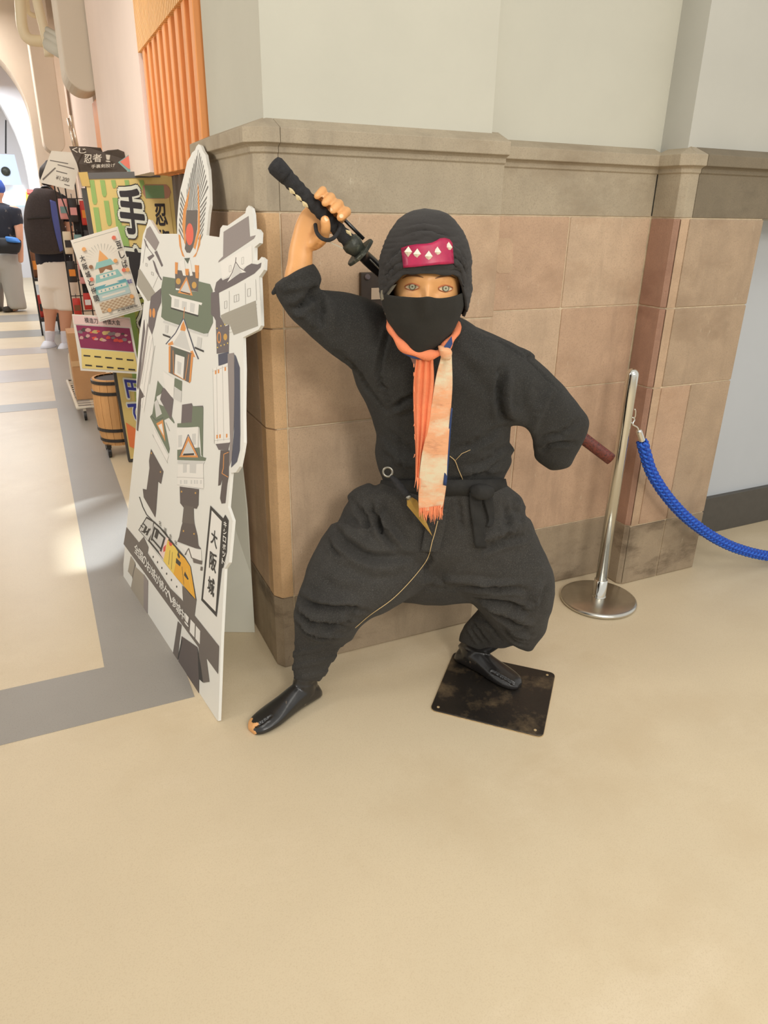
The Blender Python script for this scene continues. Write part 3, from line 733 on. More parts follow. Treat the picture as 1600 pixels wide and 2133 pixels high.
# spiral wraps of the gaiter
uvt, _ = project(Vt)
Nt = normals(Vt, Ft)
g = np.clip((uvt[:, 1] - 1335)/12, 0, 1)*(uvt[:, 0] < 760)
sp = np.sin((uvt[:, 1] + 0.22*(uvt[:, 0] - 640))/27*2*math.pi)
Vt = Vt + Nt*(g*0.0026*np.where(sp > 0.3, 1, -0.6))[:, None]
Vt = crease(Vt, Ft, [
    ([(730, 1045), (762, 1085), (770, 1120)], -.010, .010), ([(765, 1040), (800, 1110), (830, 1150)], -.010, .010), ([(780, 1050), (815, 1110), (850, 1150)], .010, .012), ([(800, 1045), (790, 1090), (800, 1120)], -.008, .009),
    ([(690, 1095), (720, 1130), (770, 1160), (860, 1160)], -.008, .012), ([(680, 1110), (715, 1155), (780, 1185), (850, 1180)], .008, .016), ([(676, 1120), (700, 1150), (725, 1165)], -.008, .009), ([(700, 1080), (740, 1120), (790, 1150)], .008, .014),
    ([(955, 1035), (960, 1080), (965, 1110)], -.007, .008), ([(1050, 1050), (1060, 1090), (1050, 1130)], -.007, .010), ([(1075, 1060), (1090, 1090), (1092, 1110)], -.007, .010),
    ([(1110, 1115), (1050, 1130), (1000, 1150)], -.008, .010), ([(1096, 1095), (1050, 1108), (990, 1130)], .010, .012), ([(1090, 1045), (1080, 1075), (1090, 1100)], .008, .012),
    ([(893, 1150), (893, 1185), (893, 1218)], -.007, .007), ([(880, 1222), (920, 1215), (1000, 1218), (1080, 1220)], .006, .012), ([(940, 1232), (1010, 1232), (1080, 1228), (1105, 1240)], -.012, .011), ([(985, 1255), (1050, 1262), (1110, 1278)], -.014, .011),
    ([(1000, 1262), (1060, 1285), (1110, 1305)], .012, .013), ([(1010, 1270), (1050, 1300), (1110, 1318)], -.012, .010), ([(1130, 1215), (1120, 1250), (1095, 1285)], .010, .013), ([(1050, 1310), (1080, 1330), (1112, 1336)], .010, .011), ([(1040, 1318), (1070, 1344), (1100, 1350)], -.008, .008),
    ([(975, 1300), (1000, 1330), (1012, 1350)], -.007, .008), ([(990, 1285), (1020, 1315), (1040, 1345)], -.006, .008), ([(968, 1312), (985, 1340), (990, 1352)], .006, .008),
    ([(618, 1240), (650, 1262), (720, 1268), (770, 1280)], -.012, .010), ([(614, 1262), (660, 1285), (720, 1292), (750, 1300)], .012, .011), ([(612, 1275), (650, 1302), (700, 1310), (735, 1318)], -.014, .010), ([(612, 1292), (650, 1318), (690, 1326), (725, 1334)], .012, .010),
    ([(614, 1306), (650, 1330), (690, 1340)], -.012, .009), ([(622, 1226), (670, 1250), (740, 1255)], .010, .012), ([(660, 1200), (700, 1225), (760, 1235)], -.005, .016), ([(740, 1262), (735, 1290), (722, 1305)], -.008, .009)])
mk('trousers', Vt, Ft, M_cloth2, man, smooth=True)
CR_A, CR_W = 1.0, 1.0
SURF = Surf([(Vj, Fj), (Vt, Ft)])
# ---------------- sash with its hanging ends, front flap
M_sash = mat('black_sash', (48, 47, 45), 0.9, var=0.2, vscale=30, bump=0.5, bscale=700, spec=0.25)
sb = MB()
bl = []; n = 72
for t in np.linspace(0, 2*math.pi, n, endpoint=False):
    c = ring_pts((798, 1016), (1047, 1014), 1.966, .135, n=72)
W0 = ring_pts((797, 1001), (1049, 998), 1.966, .139, n=72); W1 = ring_pts((793, 1016), (1052, 1013), 1.966, .146, n=72); W2 = ring_pts((795, 1034), (1050, 1029), 1.966, .142, n=72)
V = np.vstack([W0, W1, W2]); F = [(i*72+j, i*72+(j+1) % 72, (i+1)*72+(j+1) % 72, (i+1)*72+j) for i in range(2) for j in range(72)]
sb.add(V, F)
sash = solid(sb.build('sash', M_sash, man, smooth=True), .010)
kn = MB(); ploft(kn, [((985, 1012), (985, 1034), 1.815, .012), ((998, 1008), (998, 1040), 1.81, .018), ((1014, 1010), (1014, 1040), 1.81, .016), ((1026, 1014), (1026, 1034), 1.815, .01)], n=16)
kn.build('knot', M_sash, sash, smooth=True)
def tail(name, Lp, Rp, off, m, parent, w=5, extra=None):
    A = []; B = []
    for (x1, y1), (x2, y2) in zip(Lp, Rp):
        d = [SURF.depth(x, y) for x, y in ((x1, y1), (x2, y2), ((x1+x2)/2, (y1+y2)/2))]
        d = [q for q in d if q is not None]
        q = (min(d) if d else 1.85) - off
        A.append(at_d(x1, y1, q)); B.append(at_d(x2, y2, q))
    b = MB(); strip(b, A, B, w, extra); return solid(b.build(name, m, parent, smooth=True), .004)
tail('sash_end', [(978, 1026), (980, 1060), (986, 1100), (990, 1140)], [(1004, 1028), (1004, 1060), (1008, 1100), (1014, 1142)], .012, M_sash, sash)
tail('sash_end', [(1002, 1024), (1010, 1050), (1018, 1080), (1014, 1096)], [(1024, 1022), (1028, 1048), (1030, 1080), (1024, 1098)], .016, M_sash, sash)
tail('flap', [(893, 1060), (888, 1090), (882, 1120), (877, 1149)], [(930, 1060), (928, 1090), (922, 1120), (914, 1151)], .012, M_cloth2, man)
# ---------------- hood, hem shaped round the eyes
def interp(tab, y):
    t = np.array(tab, float); return np.interp(y, t[:, 0], t[:, 1])
HL = [(440, 884), (444, 862), (450, 848), (461, 833), (485, 816), (506, 806), (530, 798), (558, 792), (582, 790), (612, 793), (640, 800), (700, 815)]
HRt = [(440, 886), (444, 914), (450, 930), (461, 943), (485, 961), (506, 970), (530, 976), (558, 980), (582, 981), (612, 980), (640, 974), (700, 955)]
OP = [(793, 640), (796, 616), (814, 592), (828, 578), (840, 565), (857, 560), (898, 561), (939, 563), (953, 571), (960, 592), (966, 614), (975, 640)]
def hem(px): return float(np.interp(px, [p[0] for p in OP], [p[1] for p in OP]))
hd = MB(); V = []; F = []; nu, nv = 144, 60
for i in range(nv + 1):
    for j in range(nu):
        th = 2*math.pi*j/nu; s, c = math.sin(th), math.cos(th)
        t = (i/nv)
        px_guess = 885 + 94*s
        ye = (hem(px_guess) if c > -0.05 else 660)
        if -0.05 < c < 0.25 and abs(s) > 0.9: ye = ye + (650 - ye)*max(0, (0.25 - c)/0.3)
        y = 440 + (ye - 440)*(t**1.35)
        xl, xr = interp(HL, y), interp(HRt, y)
        xc, hw = (xl + xr)/2, (xr - xl)/2
        C = at_d(xc, y, HEAD_D + 0.005)
        a = at_d(xc + hw, y, HEAD_D + 0.005) - C
        tt = min(1, max(0, (y - 440)/135))
        dep = 0.122*math.sqrt(max(0, 1 - (1 - tt)**2))
        cc = math.copysign(abs(c)**0.92, c)
        p = C + a*s + hf*(dep*cc)
        # stretched wrap folds
        wv = 0.0006*math.sin(y*0.62 + 3*math.cos(th*2)) + 0.0006*math.sin(y*1.1 + 5*s)
        nrm = (hr*s + hf*c); p = p + nrm*wv*min(1, tt*2)
        if y > 545 + 6*abs(s)*0 and c > -0.2: p = p - nrm*0.004*min(1, (y-548)/6) if y > 548 else p
        V.append(p)
for i in range(nv):
    for j in range(nu): F.append((i*nu+j, i*nu+(j+1) % nu, (i+1)*nu+(j+1) % nu, (i+1)*nu+j))
Vh = np.array(V); Fh = F
Vh = crease(Vh, Fh, [([(798, 575), (812, 555), (838, 532), (870, 512)], -.004, .005), ([(793, 600), (812, 575), (834, 552)], -.004, .004), ([(796, 560), (815, 538), (838, 520)], .003, .005),
                     ([(945, 520), (962, 540), (978, 566)], -.004, .004), ([(948, 545), (962, 565), (972, 595)], -.004, .004), ([(948, 532), (966, 556), (976, 580)], .003, .004), ([(840, 484), (885, 474), (930, 486)], -.0018, .003), ([(835, 494), (885, 482), (938, 497)], .0018, .003), ([(840, 505), (885, 492), (930, 500)], -.0018, .003)])
hood = solid(mk('hood', Vh, Fh, M_hood, man, smooth=True), .006, -1)
SURFH = Surf([(Vh, Fh)])
# tied ends of the hood at the side and a paler lining corner
def blob(name, spec, m, parent, **k):
    b = MB(); ploft(b, spec, n=16, **k); return b.build(name, m, parent, smooth=True)
blob('hood_knot', [((970, 600), (984, 592), 1.77, .02), ((970, 616), (985, 604), 1.77, .022), ((966, 624), (980, 618), 1.77, .015)], M_hood, man)
b = MB(); L3 = [at_d(x, y, 1.70) for x, y in ((794, 605), (793, 616), (795, 626))]; R3 = [at_d(x, y, 1.69) for x, y in ((826, 592), (818, 604), (803, 622))]
strip(b, L3, R3, 4); solid(b.build('hood_lining', mat('grey_lining', (128, 120, 102), 0.9), man, smooth=True), .003)
# ---------------- red forehead patch with five square studs
M_red = mat('crimson_leather', (178, 28, 74), 0.38, var=0.12, vscale=30, bump=0.1, bscale=90, rgb2=(148, 20, 66))
M_stud = mat('nickel_stud', (236, 228, 210), 0.3, metal=0.55)
top = [(836, 517), (850, 512), (868, 509), (888, 508), (900, 506), (908, 502), (916, 497), (926, 496), (936, 499), (942, 507)]
bot = [(841, 558), (852, 557), (866, 556), (882, 554), (895, 553), (905, 552), (915, 551), (926, 551), (936, 550), (945, 549)]
V = []; F = []; nn = 8
for i, (a, b2) in enumerate(zip(top, bot)):
    for j in range(nn + 1):
        t = j/nn; x, y = a[0]*(1-t)+b2[0]*t, a[1]*(1-t)+b2[1]*t
        p = SURFH.hit(x, min(y, 558), 0.0105)
        if p is None: p = at_d(x, y, 1.63)
        V.append(p)
for i in range(len(top)-1):
    for j in range(nn): a = i*(nn+1)+j; F.append((a, a+nn+1, a+nn+2, a+1))
patch = solid(mk('forehead_patch', V, F, M_red, man, smooth=True), .003)
for x, y in ((850.5, 524.5), (869, 529), (893, 533.5), (911, 525), (934.5, 515)):
    c = SURFH.hit(x, y, .0125); r = 0.0100
    up = hu; rt = hr
    pts = [c + up*r*1.1, c + rt*r*0.85, c - up*r*1.1, c - rt*r*0.85]
    MB().add(pts + [p - hf*.003 for p in pts] + [c + hf*.0048], [(3, 2, 1, 0)[::-1][:0] or (4, 5, 6, 7), (0, 4, 7, 3), (1, 5, 4, 0), (2, 6, 5, 1), (3, 7, 6, 2), (0, 3, 8), (3, 2, 8), (2, 1, 8), (1, 0, 8)]).build('stud', M_stud, patch)
def band(Lp, Rp, off):
    A, B = spline(Lp, 5), spline(Rp, 5); b = MB(); V = []; F = []; n = 10
    for i in range(len(A)):
        for j in range(n + 1):
            t = j/n; x, y = A[i]*(1-t) + B[i]*t
            p = SURFH.hit(x, y, off + .0022*math.sin(t*math.pi*5 + i*.2))
            V.append(p if p is not None else V[-1])
    for i in range(len(A)-1):
        for j in range(n): a = i*(n+1)+j; F.append((a, a+n+1, a+n+2, a+1))
    return solid(mk('hood_band', V, F, M_hood, man, smooth=True), .004)
band([(840, 517), (826, 526), (812, 540), (801, 558), (796, 574)], [(844, 556), (831, 566), (819, 576), (807, 590), (799, 602)], .006)
band([(940, 508), (953, 520), (964, 534), (972, 550)], [(944, 549), (955, 560), (964, 574), (972, 592)], .006)
# ---------------- face mask
ML = [(600, 802), (610, 799), (616, 799), (631, 799), (645, 804), (664, 810), (688, 823), (709, 837), (722, 850), (729, 866), (732, 880)]
MR = [(600, 964), (610, 966), (616, 966), (631, 965), (645, 960), (664, 953), (680, 945), (704, 925), (720, 905), (728, 893), (732, 884)]
V = []; F = []; nu, nv = 56, 34
for i in range(nv + 1):
    for j in range(nu + 1):
        a = math.radians(-105 + 210*j/nu); s, c = math.sin(a), math.cos(a)
        t = i/nv
        x0 = 884 + 80*s
        ytop = 609 - 5.5*math.exp(-((x0-889)/14)**2) - 3*abs(s)**3 + 1.5*math.sin(s*4)
        y = ytop + (727 - ytop)*(1-(1-t)**1.25)
        xl, xr = interp(ML, y), interp(MR, y); xc, hw = (xl+xr)/2, (xr-xl)/2
        C = at_d(xc, y, HEAD_D - 0.012 + 0.020*t); a2 = at_d(xc + hw, y, HEAD_D - 0.012 + 0.020*t) - C
        dep = 0.108*(1 - 0.25*t**2) * (1 if t < 0.93 else max(0.35, 1 - (t-0.93)*7))
        nose = 0.020*math.exp(-(s/0.14)**2)*max(0, 1 - t/0.35)
        p = C + a2*s/max(1e-6, 1.0) + hf*(dep*math.copysign(abs(c)**0.9, c) + nose)
        V.append(p)
for i in range(nv):
    for j in range(nu): a = i*(nu+1)+j; F.append((a, a+nu+1, a+nu+2, a+1))
Vm = ripple(np.array(V), F, .0022, 22, off=3)
solid(mk('mask', Vm, F, M_mask, man, smooth=True), .004, 1)
# ---------------- eyes and brows, painted
M_eyew = mat('painted_eye_white', (222, 200, 160), 0.3)
M_iris = mat('painted_iris_ring', (92, 88, 64), 0.3); M_iris2 = mat('painted_iris_grey', (178, 172, 146), 0.3); M_brow = mat('painted_brow', (122, 84, 52), 0.6); M_lid = mat('painted_lid', (176, 100, 66), 0.5)
SB = Surf([(Vb, Fb)])
def disc(cx, cy, rx, ry, off, n=20, y_cut=None):
    pts = []
    for k in range(n):
        a = 2*math.pi*k/n; x, y = cx + rx*math.cos(a), cy + ry*math.sin(a)
        if y_cut is not None: y = max(y, y_cut)
        pts.append(SB.hit(x, y, off))
    c = SB.hit(cx, cy, off + .0006)
    return pts + [c], [(k, n, (k+1) % n) for k in range(n)]
for ex, ey in ((858.5, 597.5), (928.5, 601.0)):
    n = 28; al = []
    for k in range(n):
        a = 2*math.pi*k/n; x = ex + 14.5*math.cos(a); y = ey + (6.0 if math.sin(a) < 0 else 6.5)*math.sin(a)*(1 - 0.35*abs(math.cos(a)))
        al.append((x, y))
    pts = [SB.hit(x, y, .0008) for x, y in al]; c = SB.hit(ex, ey, .0026)
    eye = MB().add(pts + [c], [(k, n, (k+1) % n) for k in range(n)]).build('eye', M_eyew, man, smooth=True)
    for nm, m_, rx, ry, of in (('iris_ring', M_iris, 7.2, 7.2, .0034), ('iris', M_iris2, 5.4, 5.4, .0040), ('pupil', M_iris, 1.8, 1.8, .0050)):
        v, f = disc(ex + 0.5, ey - 0.3, rx, ry, of, 20, ey - 5.2); MB().add(v, f).build(nm, m_, eye, smooth=True)
    up = [SB.hit(x, y - 0.8, .0022) for x, y in sorted([p for p in al if p[1] <= ey + 0.2])]
    lo_ = [SB.hit(x, y + 0.8, .0014) for x, y in sorted([p for p in al if p[1] >= ey - 0.2])]
    MB().tube(up, .0014, 8).build('eyelid', M_lid, eye, smooth=True); MB().tube(lo_, .0010, 8).build('eyelid', M_lid, eye, smooth=True)
for pts in ([(838, 580), (850, 574), (865, 573.5), (882, 578)], [(907, 580), (922, 575), (936, 574), (950, 580)]):
    P = spline(pts, 6); w = np.sin(np.linspace(0.35, math.pi-0.25, len(P)))*2.6
    b = MB(); strip(b, [SB.hit(x, y - a, .0010) for (x, y), a in zip(P, w)], [SB.hit(x, y + a, .0010) for (x, y), a in zip(P, w)], 2, sub=1)
    b.build('eyebrow', M_brow, man, smooth=True)
M_nail = mat('painted_nail', (240, 196, 150), 0.3)
for x, y, rx, ry in ((680.5, 455, 5.2, 5.6), (671, 409, 3.6, 3.0), (689, 437, 4.0, 3.4), (711, 450, 4.6, 4.2)):
    v, f = disc(x, y, rx, ry, .0007, 16)
    if all(q is not None for q in v): MB().add(v, f).build('nail', M_nail, man, smooth=True)
# ---------------- scarf
M_scarf = worn('peach_gauze', dict(rgb=(238, 142, 100), rough=0.9, var=0.14, vscale=10, bump=0.6, bscale=500, spec=0.15), [((226, 128, 96), 8, 0.5, 0.8, 4, (1, 1, 1))])
M_scarf2 = worn('tie_dyed_gauze', dict(rgb=(244, 180, 136), rough=0.9, var=0.10, vscale=8, bump=0.6, bscale=400, spec=0.15, stretch=(1, 1, 5)),
    [((236, 222, 190), 9, 0.50, 0.64, 2.2, (0.6, 0.6, 1.3)), ((206, 142, 108), 14, 0.60, 0.72, 6.0, (0.6, 0.6, 2)), ((238, 206, 168), 60, 0.60, 0.72, 8.0, (0.5, 0.5, 3))])
M_navy = mat('navy_selvedge', (44, 62, 104), 0.85)
loop = MB()
path = [(812, 668, 1.72), (818, 690, 1.70), (832, 712, 1.685), (852, 730, 1.675), (880, 739, 1.67), (905, 738, 1.675), (922, 730, 1.68), (936, 712, 1.70), (950, 690, 1.76), (940, 668, 1.85), (885, 660, 1.90), (825, 662, 1.84)]
cpts = [at_d(*p) for p in path]; cpts.append(cpts[0]); S = spline(cpts, 6)[:-1]
rr = []
for i in range(len(S)):
    q = i/len(S); rr.append(0.0105 + 0.003*math.sin(q*38) - 0.004*max(0, 1-abs(q-0.0)/0.08))
loop.tube(S, rr, 12, closed=True)
scarf = mk('scarf', loop.v, loop.f, M_scarf, man, smooth=True)
MB().tube([at_d(840, 733, 1.682), at_d(860, 743, 1.675), at_d(885, 747, 1.672), at_d(905, 745, 1.675)], .004, 8).build('selvedge', M_navy, scarf, smooth=True, label='navy edge of the scarf loop')
blob('knot', [((912, 722), (938, 726), 1.675, .012), ((914, 728), (942, 734), 1.668, .016), ((918, 742), (940, 746), 1.67, .013)], M_scarf2, scarf)
MB().add([at_d(925, 722, 1.664), at_d(941, 700, 1.69), at_d(943, 716, 1.68), at_d(935, 732, 1.664)], [(0, 1, 2, 3)]).build('selvedge', M_navy, scarf, label='navy corner beside the scarf knot')
TD = 1.672
def tail_depth(x, y, off):
    d = SURF.depth(x, y); return min(TD + (y-740)/350*0.075, (d if d is not None else 9) - off)
def ribbon(name, Lp, Rp, m, off, pleats, amp, n=22, dd=0.0):
    A = [at_d(x, y, tail_depth(x, y, off) + dd) for x, y in Lp]; B = [at_d(x, y, tail_depth(x, y, off) + dd) for x, y in Rp]
    def pl(s, t): return FH*(amp*math.sin(t*math.pi*2*pleats + s*1.5)*(1 - 0.25*s) + 0.004*math.sin(s*9))
    b = MB(); strip(b, A, B, n, pl); return solid(b.build(name, m, scarf, smooth=True), .0018)
t1 = ribbon('scarf_end', [(868, 744), (862, 800), (862, 850), (864, 900), (866, 950), (866, 1000)], [(902, 744), (904, 800), (898, 850), (892, 900), (884, 950), (876, 1004)], M_scarf, .030, 3, .0045, 22, .004)
t2 = ribbon('scarf_end', [(920, 740), (908, 790), (898, 850), (889, 900), (879, 945), (873, 1000), (872, 1050), (874, 1066)], [(941, 738), (943, 800), (940, 850), (936, 900), (932, 960), (930, 1010), (924, 1050), (919, 1060)], M_scarf2, .034, 1.2, .0028)
t2['label'] = 'cream and peach tie-dyed scarf end'
t3 = ribbon('scarf_end', [(900, 960), (905, 1010), (908, 1060)], [(933, 960), (929, 1010), (922, 1068)], M_scarf, .020, 1.5, .003, 10, .012)
b = MB(); strip(b, [at_d(x, y, tail_depth(x, y, .037)) for x, y in ((940, 850), (934, 900), (928, 960), (923, 1010))], [at_d(x, y, tail_depth(x, y, .037)) for x, y in ((943, 850), (939, 900), (935, 960), (930, 1012))], 2)
solid(b.build('selvedge', M_navy, scarf, smooth=True, label='navy edge of the longer scarf end'), .001)
fr = MB(); rnd = random.Random(3)
for (x0, y0, x1, y1), cnt, lmin, lmax in (((873, 1062, 919, 1056), 46, 14, 34), ((909, 1058, 922, 1064), 14, 10, 22), ((866, 996, 876, 1000), 10, 10, 30), ((862, 750, 864, 950), 10, 2, 6)):
    for i in range(cnt):
        t = (i + rnd.random())/cnt; x = x0 + (x1-x0)*t; y = y0 + (y1-y0)*t; L = rnd.uniform(lmin, lmax)*(1.0 if cnt != 46 else 0.6 + 0.6*t)
        D = tail_depth(x, y, .034) + rnd.uniform(-.003, .003); dx = rnd.uniform(-3, 3)
        fr.tube([at_d(x, y - 3, D), at_d(x + dx*0.4, y + L*0.5, D), at_d(x + dx, y + L, D + .002)], [.0010, .0010, .0004], 5, cap=False)
fr.build('fringe', mat('peach_thread', (240, 150, 106), 0.9), scarf, kind='stuff')
M_thread = mat('straw_thread', (196, 168, 120), 0.9)
def on(x, y, off=.003):
    p = SURF.hit(x, y, off); return p if p is not None else at_d(x, y, 1.84)
P = spline([(912, 1085), (906, 1110), (900, 1130), (893, 1158), (880, 1180), (850, 1216), (815, 1250), (770, 1282), (740, 1308)], 5)
MB().tube([at_d(x, y, min(on(x, y) @ FH - .004, 1.80 if y < 1150 else 9)) for x, y in P], .0011, 6).build('loose_thread', M_thread, scarf, smooth=True)
P = spline([(937, 950), (948, 960), (955, 978), (964, 1000), (960, 1006), (945, 1014), (940, 1018), (938, 1014)], 4)
MB().tube([on(x, y, .006) for x, y in P], .0011, 6).build('loose_thread', M_thread, scarf, smooth=True)
MB().tube([on(x, y, .006) for x, y in ((948, 960), (962, 945), (980, 937))], .0008, 6).build('loose_thread', M_thread, scarf, smooth=True)
# neck skin shows in the collar: a pale collar edge of the undershirt
b = MB(); strip(b, [at_d(x, y, 1.745) for x, y in ((852, 738), (858, 750), (864, 764))], [at_d(x, y, 1.735) for x, y in ((874, 744), (870, 755), (866, 768))], 3); solid(b.build('undershirt', mat('mauve_undershirt', (150, 112, 98), 0.9), man), .002)
# ---------------- steel plate the figure is bolted to
M_plate = worn('black_painted_plate', dict(rgb=(36, 32, 28), rough=0.42, var=0.2, vscale=10, bump=0.1, bscale=120),
    [((104, 88, 66), 9, 0.50, 0.70, 4.0, (1, 1, 1)), ((160, 138, 104), 70, 0.68, 0.74, 9.0, (1, 1, 1))])
pc = [at_z(896, 1477, .006), at_z(1131, 1535, .006), at_z(1157, 1402, .006), at_z(946, 1357, .006)]
rim = []
for i in range(4):
    a, c, b2 = pc[i-1], pc[i], pc[(i+1) % 4]; r = .022
    e1 = (a-c)/np.linalg.norm(a-c); e2 = (b2-c)/np.linalg.norm(b2-c)
    for t in np.linspace(0, 1, 6):
        rim.append(c + e1*r*(1-t)**2 + e2*r*t**2)
n = len(rim); V = [(p[0], p[1], .0065) for p in rim] + [(p[0], p[1], .0002) for p in rim]
plate = bevel(mk('base_plate', V, [tuple(range(n)), tuple(range(2*n-1, n-1, -1))] + [(i, n+i, n+(i+1) % n, (i+1) % n) for i in range(n)], M_plate, man), .001, 1)
M_rub = mat('worn_bare_edge', (188, 162, 120), 0.7, var=0.2, vscale=60)
V = [(p[0], p[1], .0030) for p in rim]; ce = np.mean(np.array(V), 0); V = [tuple(ce + (np.array(v)-ce)*1.006) for v in V]
V += [(v[0], v[1], .0003) for v in V]
mk('plate_edge', V, [tuple(range(n)), tuple(range(2*n-1, n-1, -1))] + [(i, n+i, n+(i+1) % n, (i+1) % n) for i in range(n)], M_rub, plate, label='worn pale edge of the plate')
for x, y in ((913, 1473), (1115, 1521), (1140, 1406)):
    c = at_z(x, y, .0068); MB().lathe(c, [(.0045, -.001), (.0045, .0012), (.003, .0018)], 14).build('bolt', M_rub, plate)
# ================================================================== sword carried across the back
M_wrap = mat('black_cord_wrap', (40, 39, 40), 0.85, var=0.3, vscale=90, bump=0.7, bscale=500)
M_iron = worn('dark_patinated_iron', dict(rgb=(62, 64, 56), rough=0.45, metal=0.3, var=0.25, vscale=40, bump=0.4, bscale=120), [((112, 114, 98), 50, 0.54, 0.70, 3, (1, 1, 1))])
M_cream = mat('ray_skin_cream', (208, 190, 146), 0.7)
M_blk = mat('black_lacquer', (24, 23, 24), 0.3, coat=0.3)
M_redlac = worn('worn_red_brown_lacquer', dict(rgb=(104, 44, 32), rough=0.45, var=0.3, vscale=120, bump=0.2, bscale=300), [((58, 26, 22), 180, 0.5, 0.62, 3, (1, 1, 1)), ((150, 92, 70), 200, 0.66, 0.72, 7, (1, 1, 1))])
hA, hB = at_d(583, 354, 1.735), at_d(738, 513, 1.785)
sw = thing('sword', 'sheathed sword with black cord-wrapped grip, held by the raised hand and slung behind the shoulders', 'sword', hA)
ax = hB - hA; SL = np.linalg.norm(ax); ax /= SL
wv = np.cross(ax, -hv); wv /= np.linalg.norm(wv); dv = np.cross(wv, ax)
b = MB(); pts = []; n = 24; V = []; F = []
K = 90
for i in range(K + 1):
    s = i/K; rip = 1 + 0.025*math.sin(s*2*math.pi*13) 
    ra = (0.0185 - 0.0035*math.sin(math.pi*s))*rip; rb = 0.0135*rip
    for j in range(n):
        a = 2*math.pi*j/n
        tw = 1 + 0.05*math.cos(2*a + s*2*math.pi*13)
        V.append(hA + ax*(SL*s) + wv*ra*math.cos(a)*tw + dv*rb*math.sin(a)*tw)
for i in range(K):
    for j in range(n): F.append((i*n+j, i*n+(j+1) % n, (i+1)*n+(j+1) % n, (i+1)*n+j))
F.append(tuple(range(n-1, -1, -1))); F.append(tuple(K*n+j for j in range(n)))
grip = mk('grip', V, F, M_wrap, sw, smooth=True)
MB().lathe(hA, [(.009, -.022), (.0165, -.020), (.0205, -.012), (.0200, .000), (.0190, .012), (.018, .018)], 24, ax).build('pommel', M_wrap, sw, smooth=True)
for s in (.20, .285, .37, .86):
    c = hA + ax*SL*s - wv*0.0125*(1 if s < .8 else -1)*math.copysign(1, (project(wv + hA)[0] - project(hA)[0])[0]) + (-dv if (dv @ hv) > 0 else dv)*0.0105
    o = MB().add([c + ax*.010, c - wv*.006, c - ax*.010, c + wv*.006, c - hv*.003], [(0, 1, 4), (1, 2, 4), (2, 3, 4), (3, 0, 4), (3, 2, 1, 0)]).build('inlay', M_cream, sw)
MB().lathe(hB - ax*.022, [(.013, 0), (.022, .006), (.024, .018), (.020, .03), (.016, .040)], 24, ax).build('collar', M_iron, sw, smooth=True)
# lobed guard
V = []; F = []; n = 48; c = hB + ax*.016; gw = wv*0.95 + dv*0.0
for side, h in ((0, 0), (1, .007)):
    for rr in (0.2, 0.8, 1.0):
        for j in range(n):
            a = 2*math.pi*j/n; r = (.037 + .0025*math.cos(4*a))*rr
            V.append(c + ax*(h + (0.002 if side and rr == 1.0 else 0)) + wv*r*math.cos(a) + dv*r*0.92*math.sin(a))
for k in range(5):
    for j in range(n):
        o1, o2 = (k, k+1) if k != 2 else (2, 5)
        if k < 2: q = (0*n, 0)
        F.append((o1*n+j, o2*n+j, o2*n+(j+1) % n, o1*n+(j+1) % n)) if k in (0, 1, 2) else F.append((k*n+j, k*n+(j+1) % n, (k+1)*n+(j+1) % n, (k+1)*n+j))
bevel(mk('guard', V, F, M_iron, sw, smooth=False), .0015, 1)
SC_P = spline([hB + ax*.02, at_d(772, 546, 1.83), at_d(850, 616, 1.93), at_d(960, 712, 2.04), at_d(1080, 806, 2.09), at_d(1180, 886, 2.10), at_d(1273, 957, 2.10)], 10)
k = len(SC_P); cut = int(k*0.45)
def flat_tube(P, ra, rb, up):
    V = []; F = []; n = 20
    for i in range(len(P)):
        t = P[min(i+1, len(P)-1)] - P[max(i-1, 0)]; t /= np.linalg.norm(t)
        u = up - t*(up @ t); u /= np.linalg.norm(u); w = np.cross(t, u)
        for j in range(n): a = 2*math.pi*j/n; V.append(P[i] + u*ra*math.cos(a) + w*rb*math.sin(a))
    for i in range(len(P)-1):
        for j in range(n): F.append((i*n+j, i*n+(j+1) % n, (i+1)*n+(j+1) % n, (i+1)*n+j))
    F.append(tuple(range(n-1, -1, -1))); F.append(tuple((len(P)-1)*n+j for j in range(n)))
    return V, F
v, f = flat_tube(SC_P[:cut+1], .0165, .011, np.array((0, 0, 1.))); mk('scabbard_mouth', v, f, M_blk, sw, smooth=True, label='black upper half of the scabbard')
v, f = flat_tube(SC_P[cut:], .0185, .012, np.array((0, 0, 1.))); sc_ = mk('scabbard', v, f, M_redlac, sw, smooth=True, label='worn red-brown lower half of the scabbard')
MB().tube([at_d(666, 412, 1.805), at_d(676, 418, 1.80), at_d(725, 465, 1.795), at_d(758, 498, 1.795)], .0042, 10).build('cord', M_blk, sw, smooth=True)
MB().tube(spline([at_d(657, 468, 1.772), at_d(660, 484, 1.742), at_d(670, 496, 1.728), at_d(684, 500, 1.724), at_d(697, 494, 1.730), at_d(706, 480, 1.742), at_d(709, 468, 1.758)], 4), .0046, 10).build('cord_loop', M_wrap, sw, smooth=True)
MB().tube(spline([at_d(660, 478, 1.79), at_d(680, 500, 1.79), at_d(718, 519, 1.78)], 4), .0016, 6).build('string', mat('white_string', (220, 212, 190), 0.9), sw)
MB().tube([at_d(770, 540, 1.80), at_d(790, 560, 1.82)], .0016, 6).build('wire', mat('bright_steel', (220, 220, 214), 0.25, metal=0.9), sw)
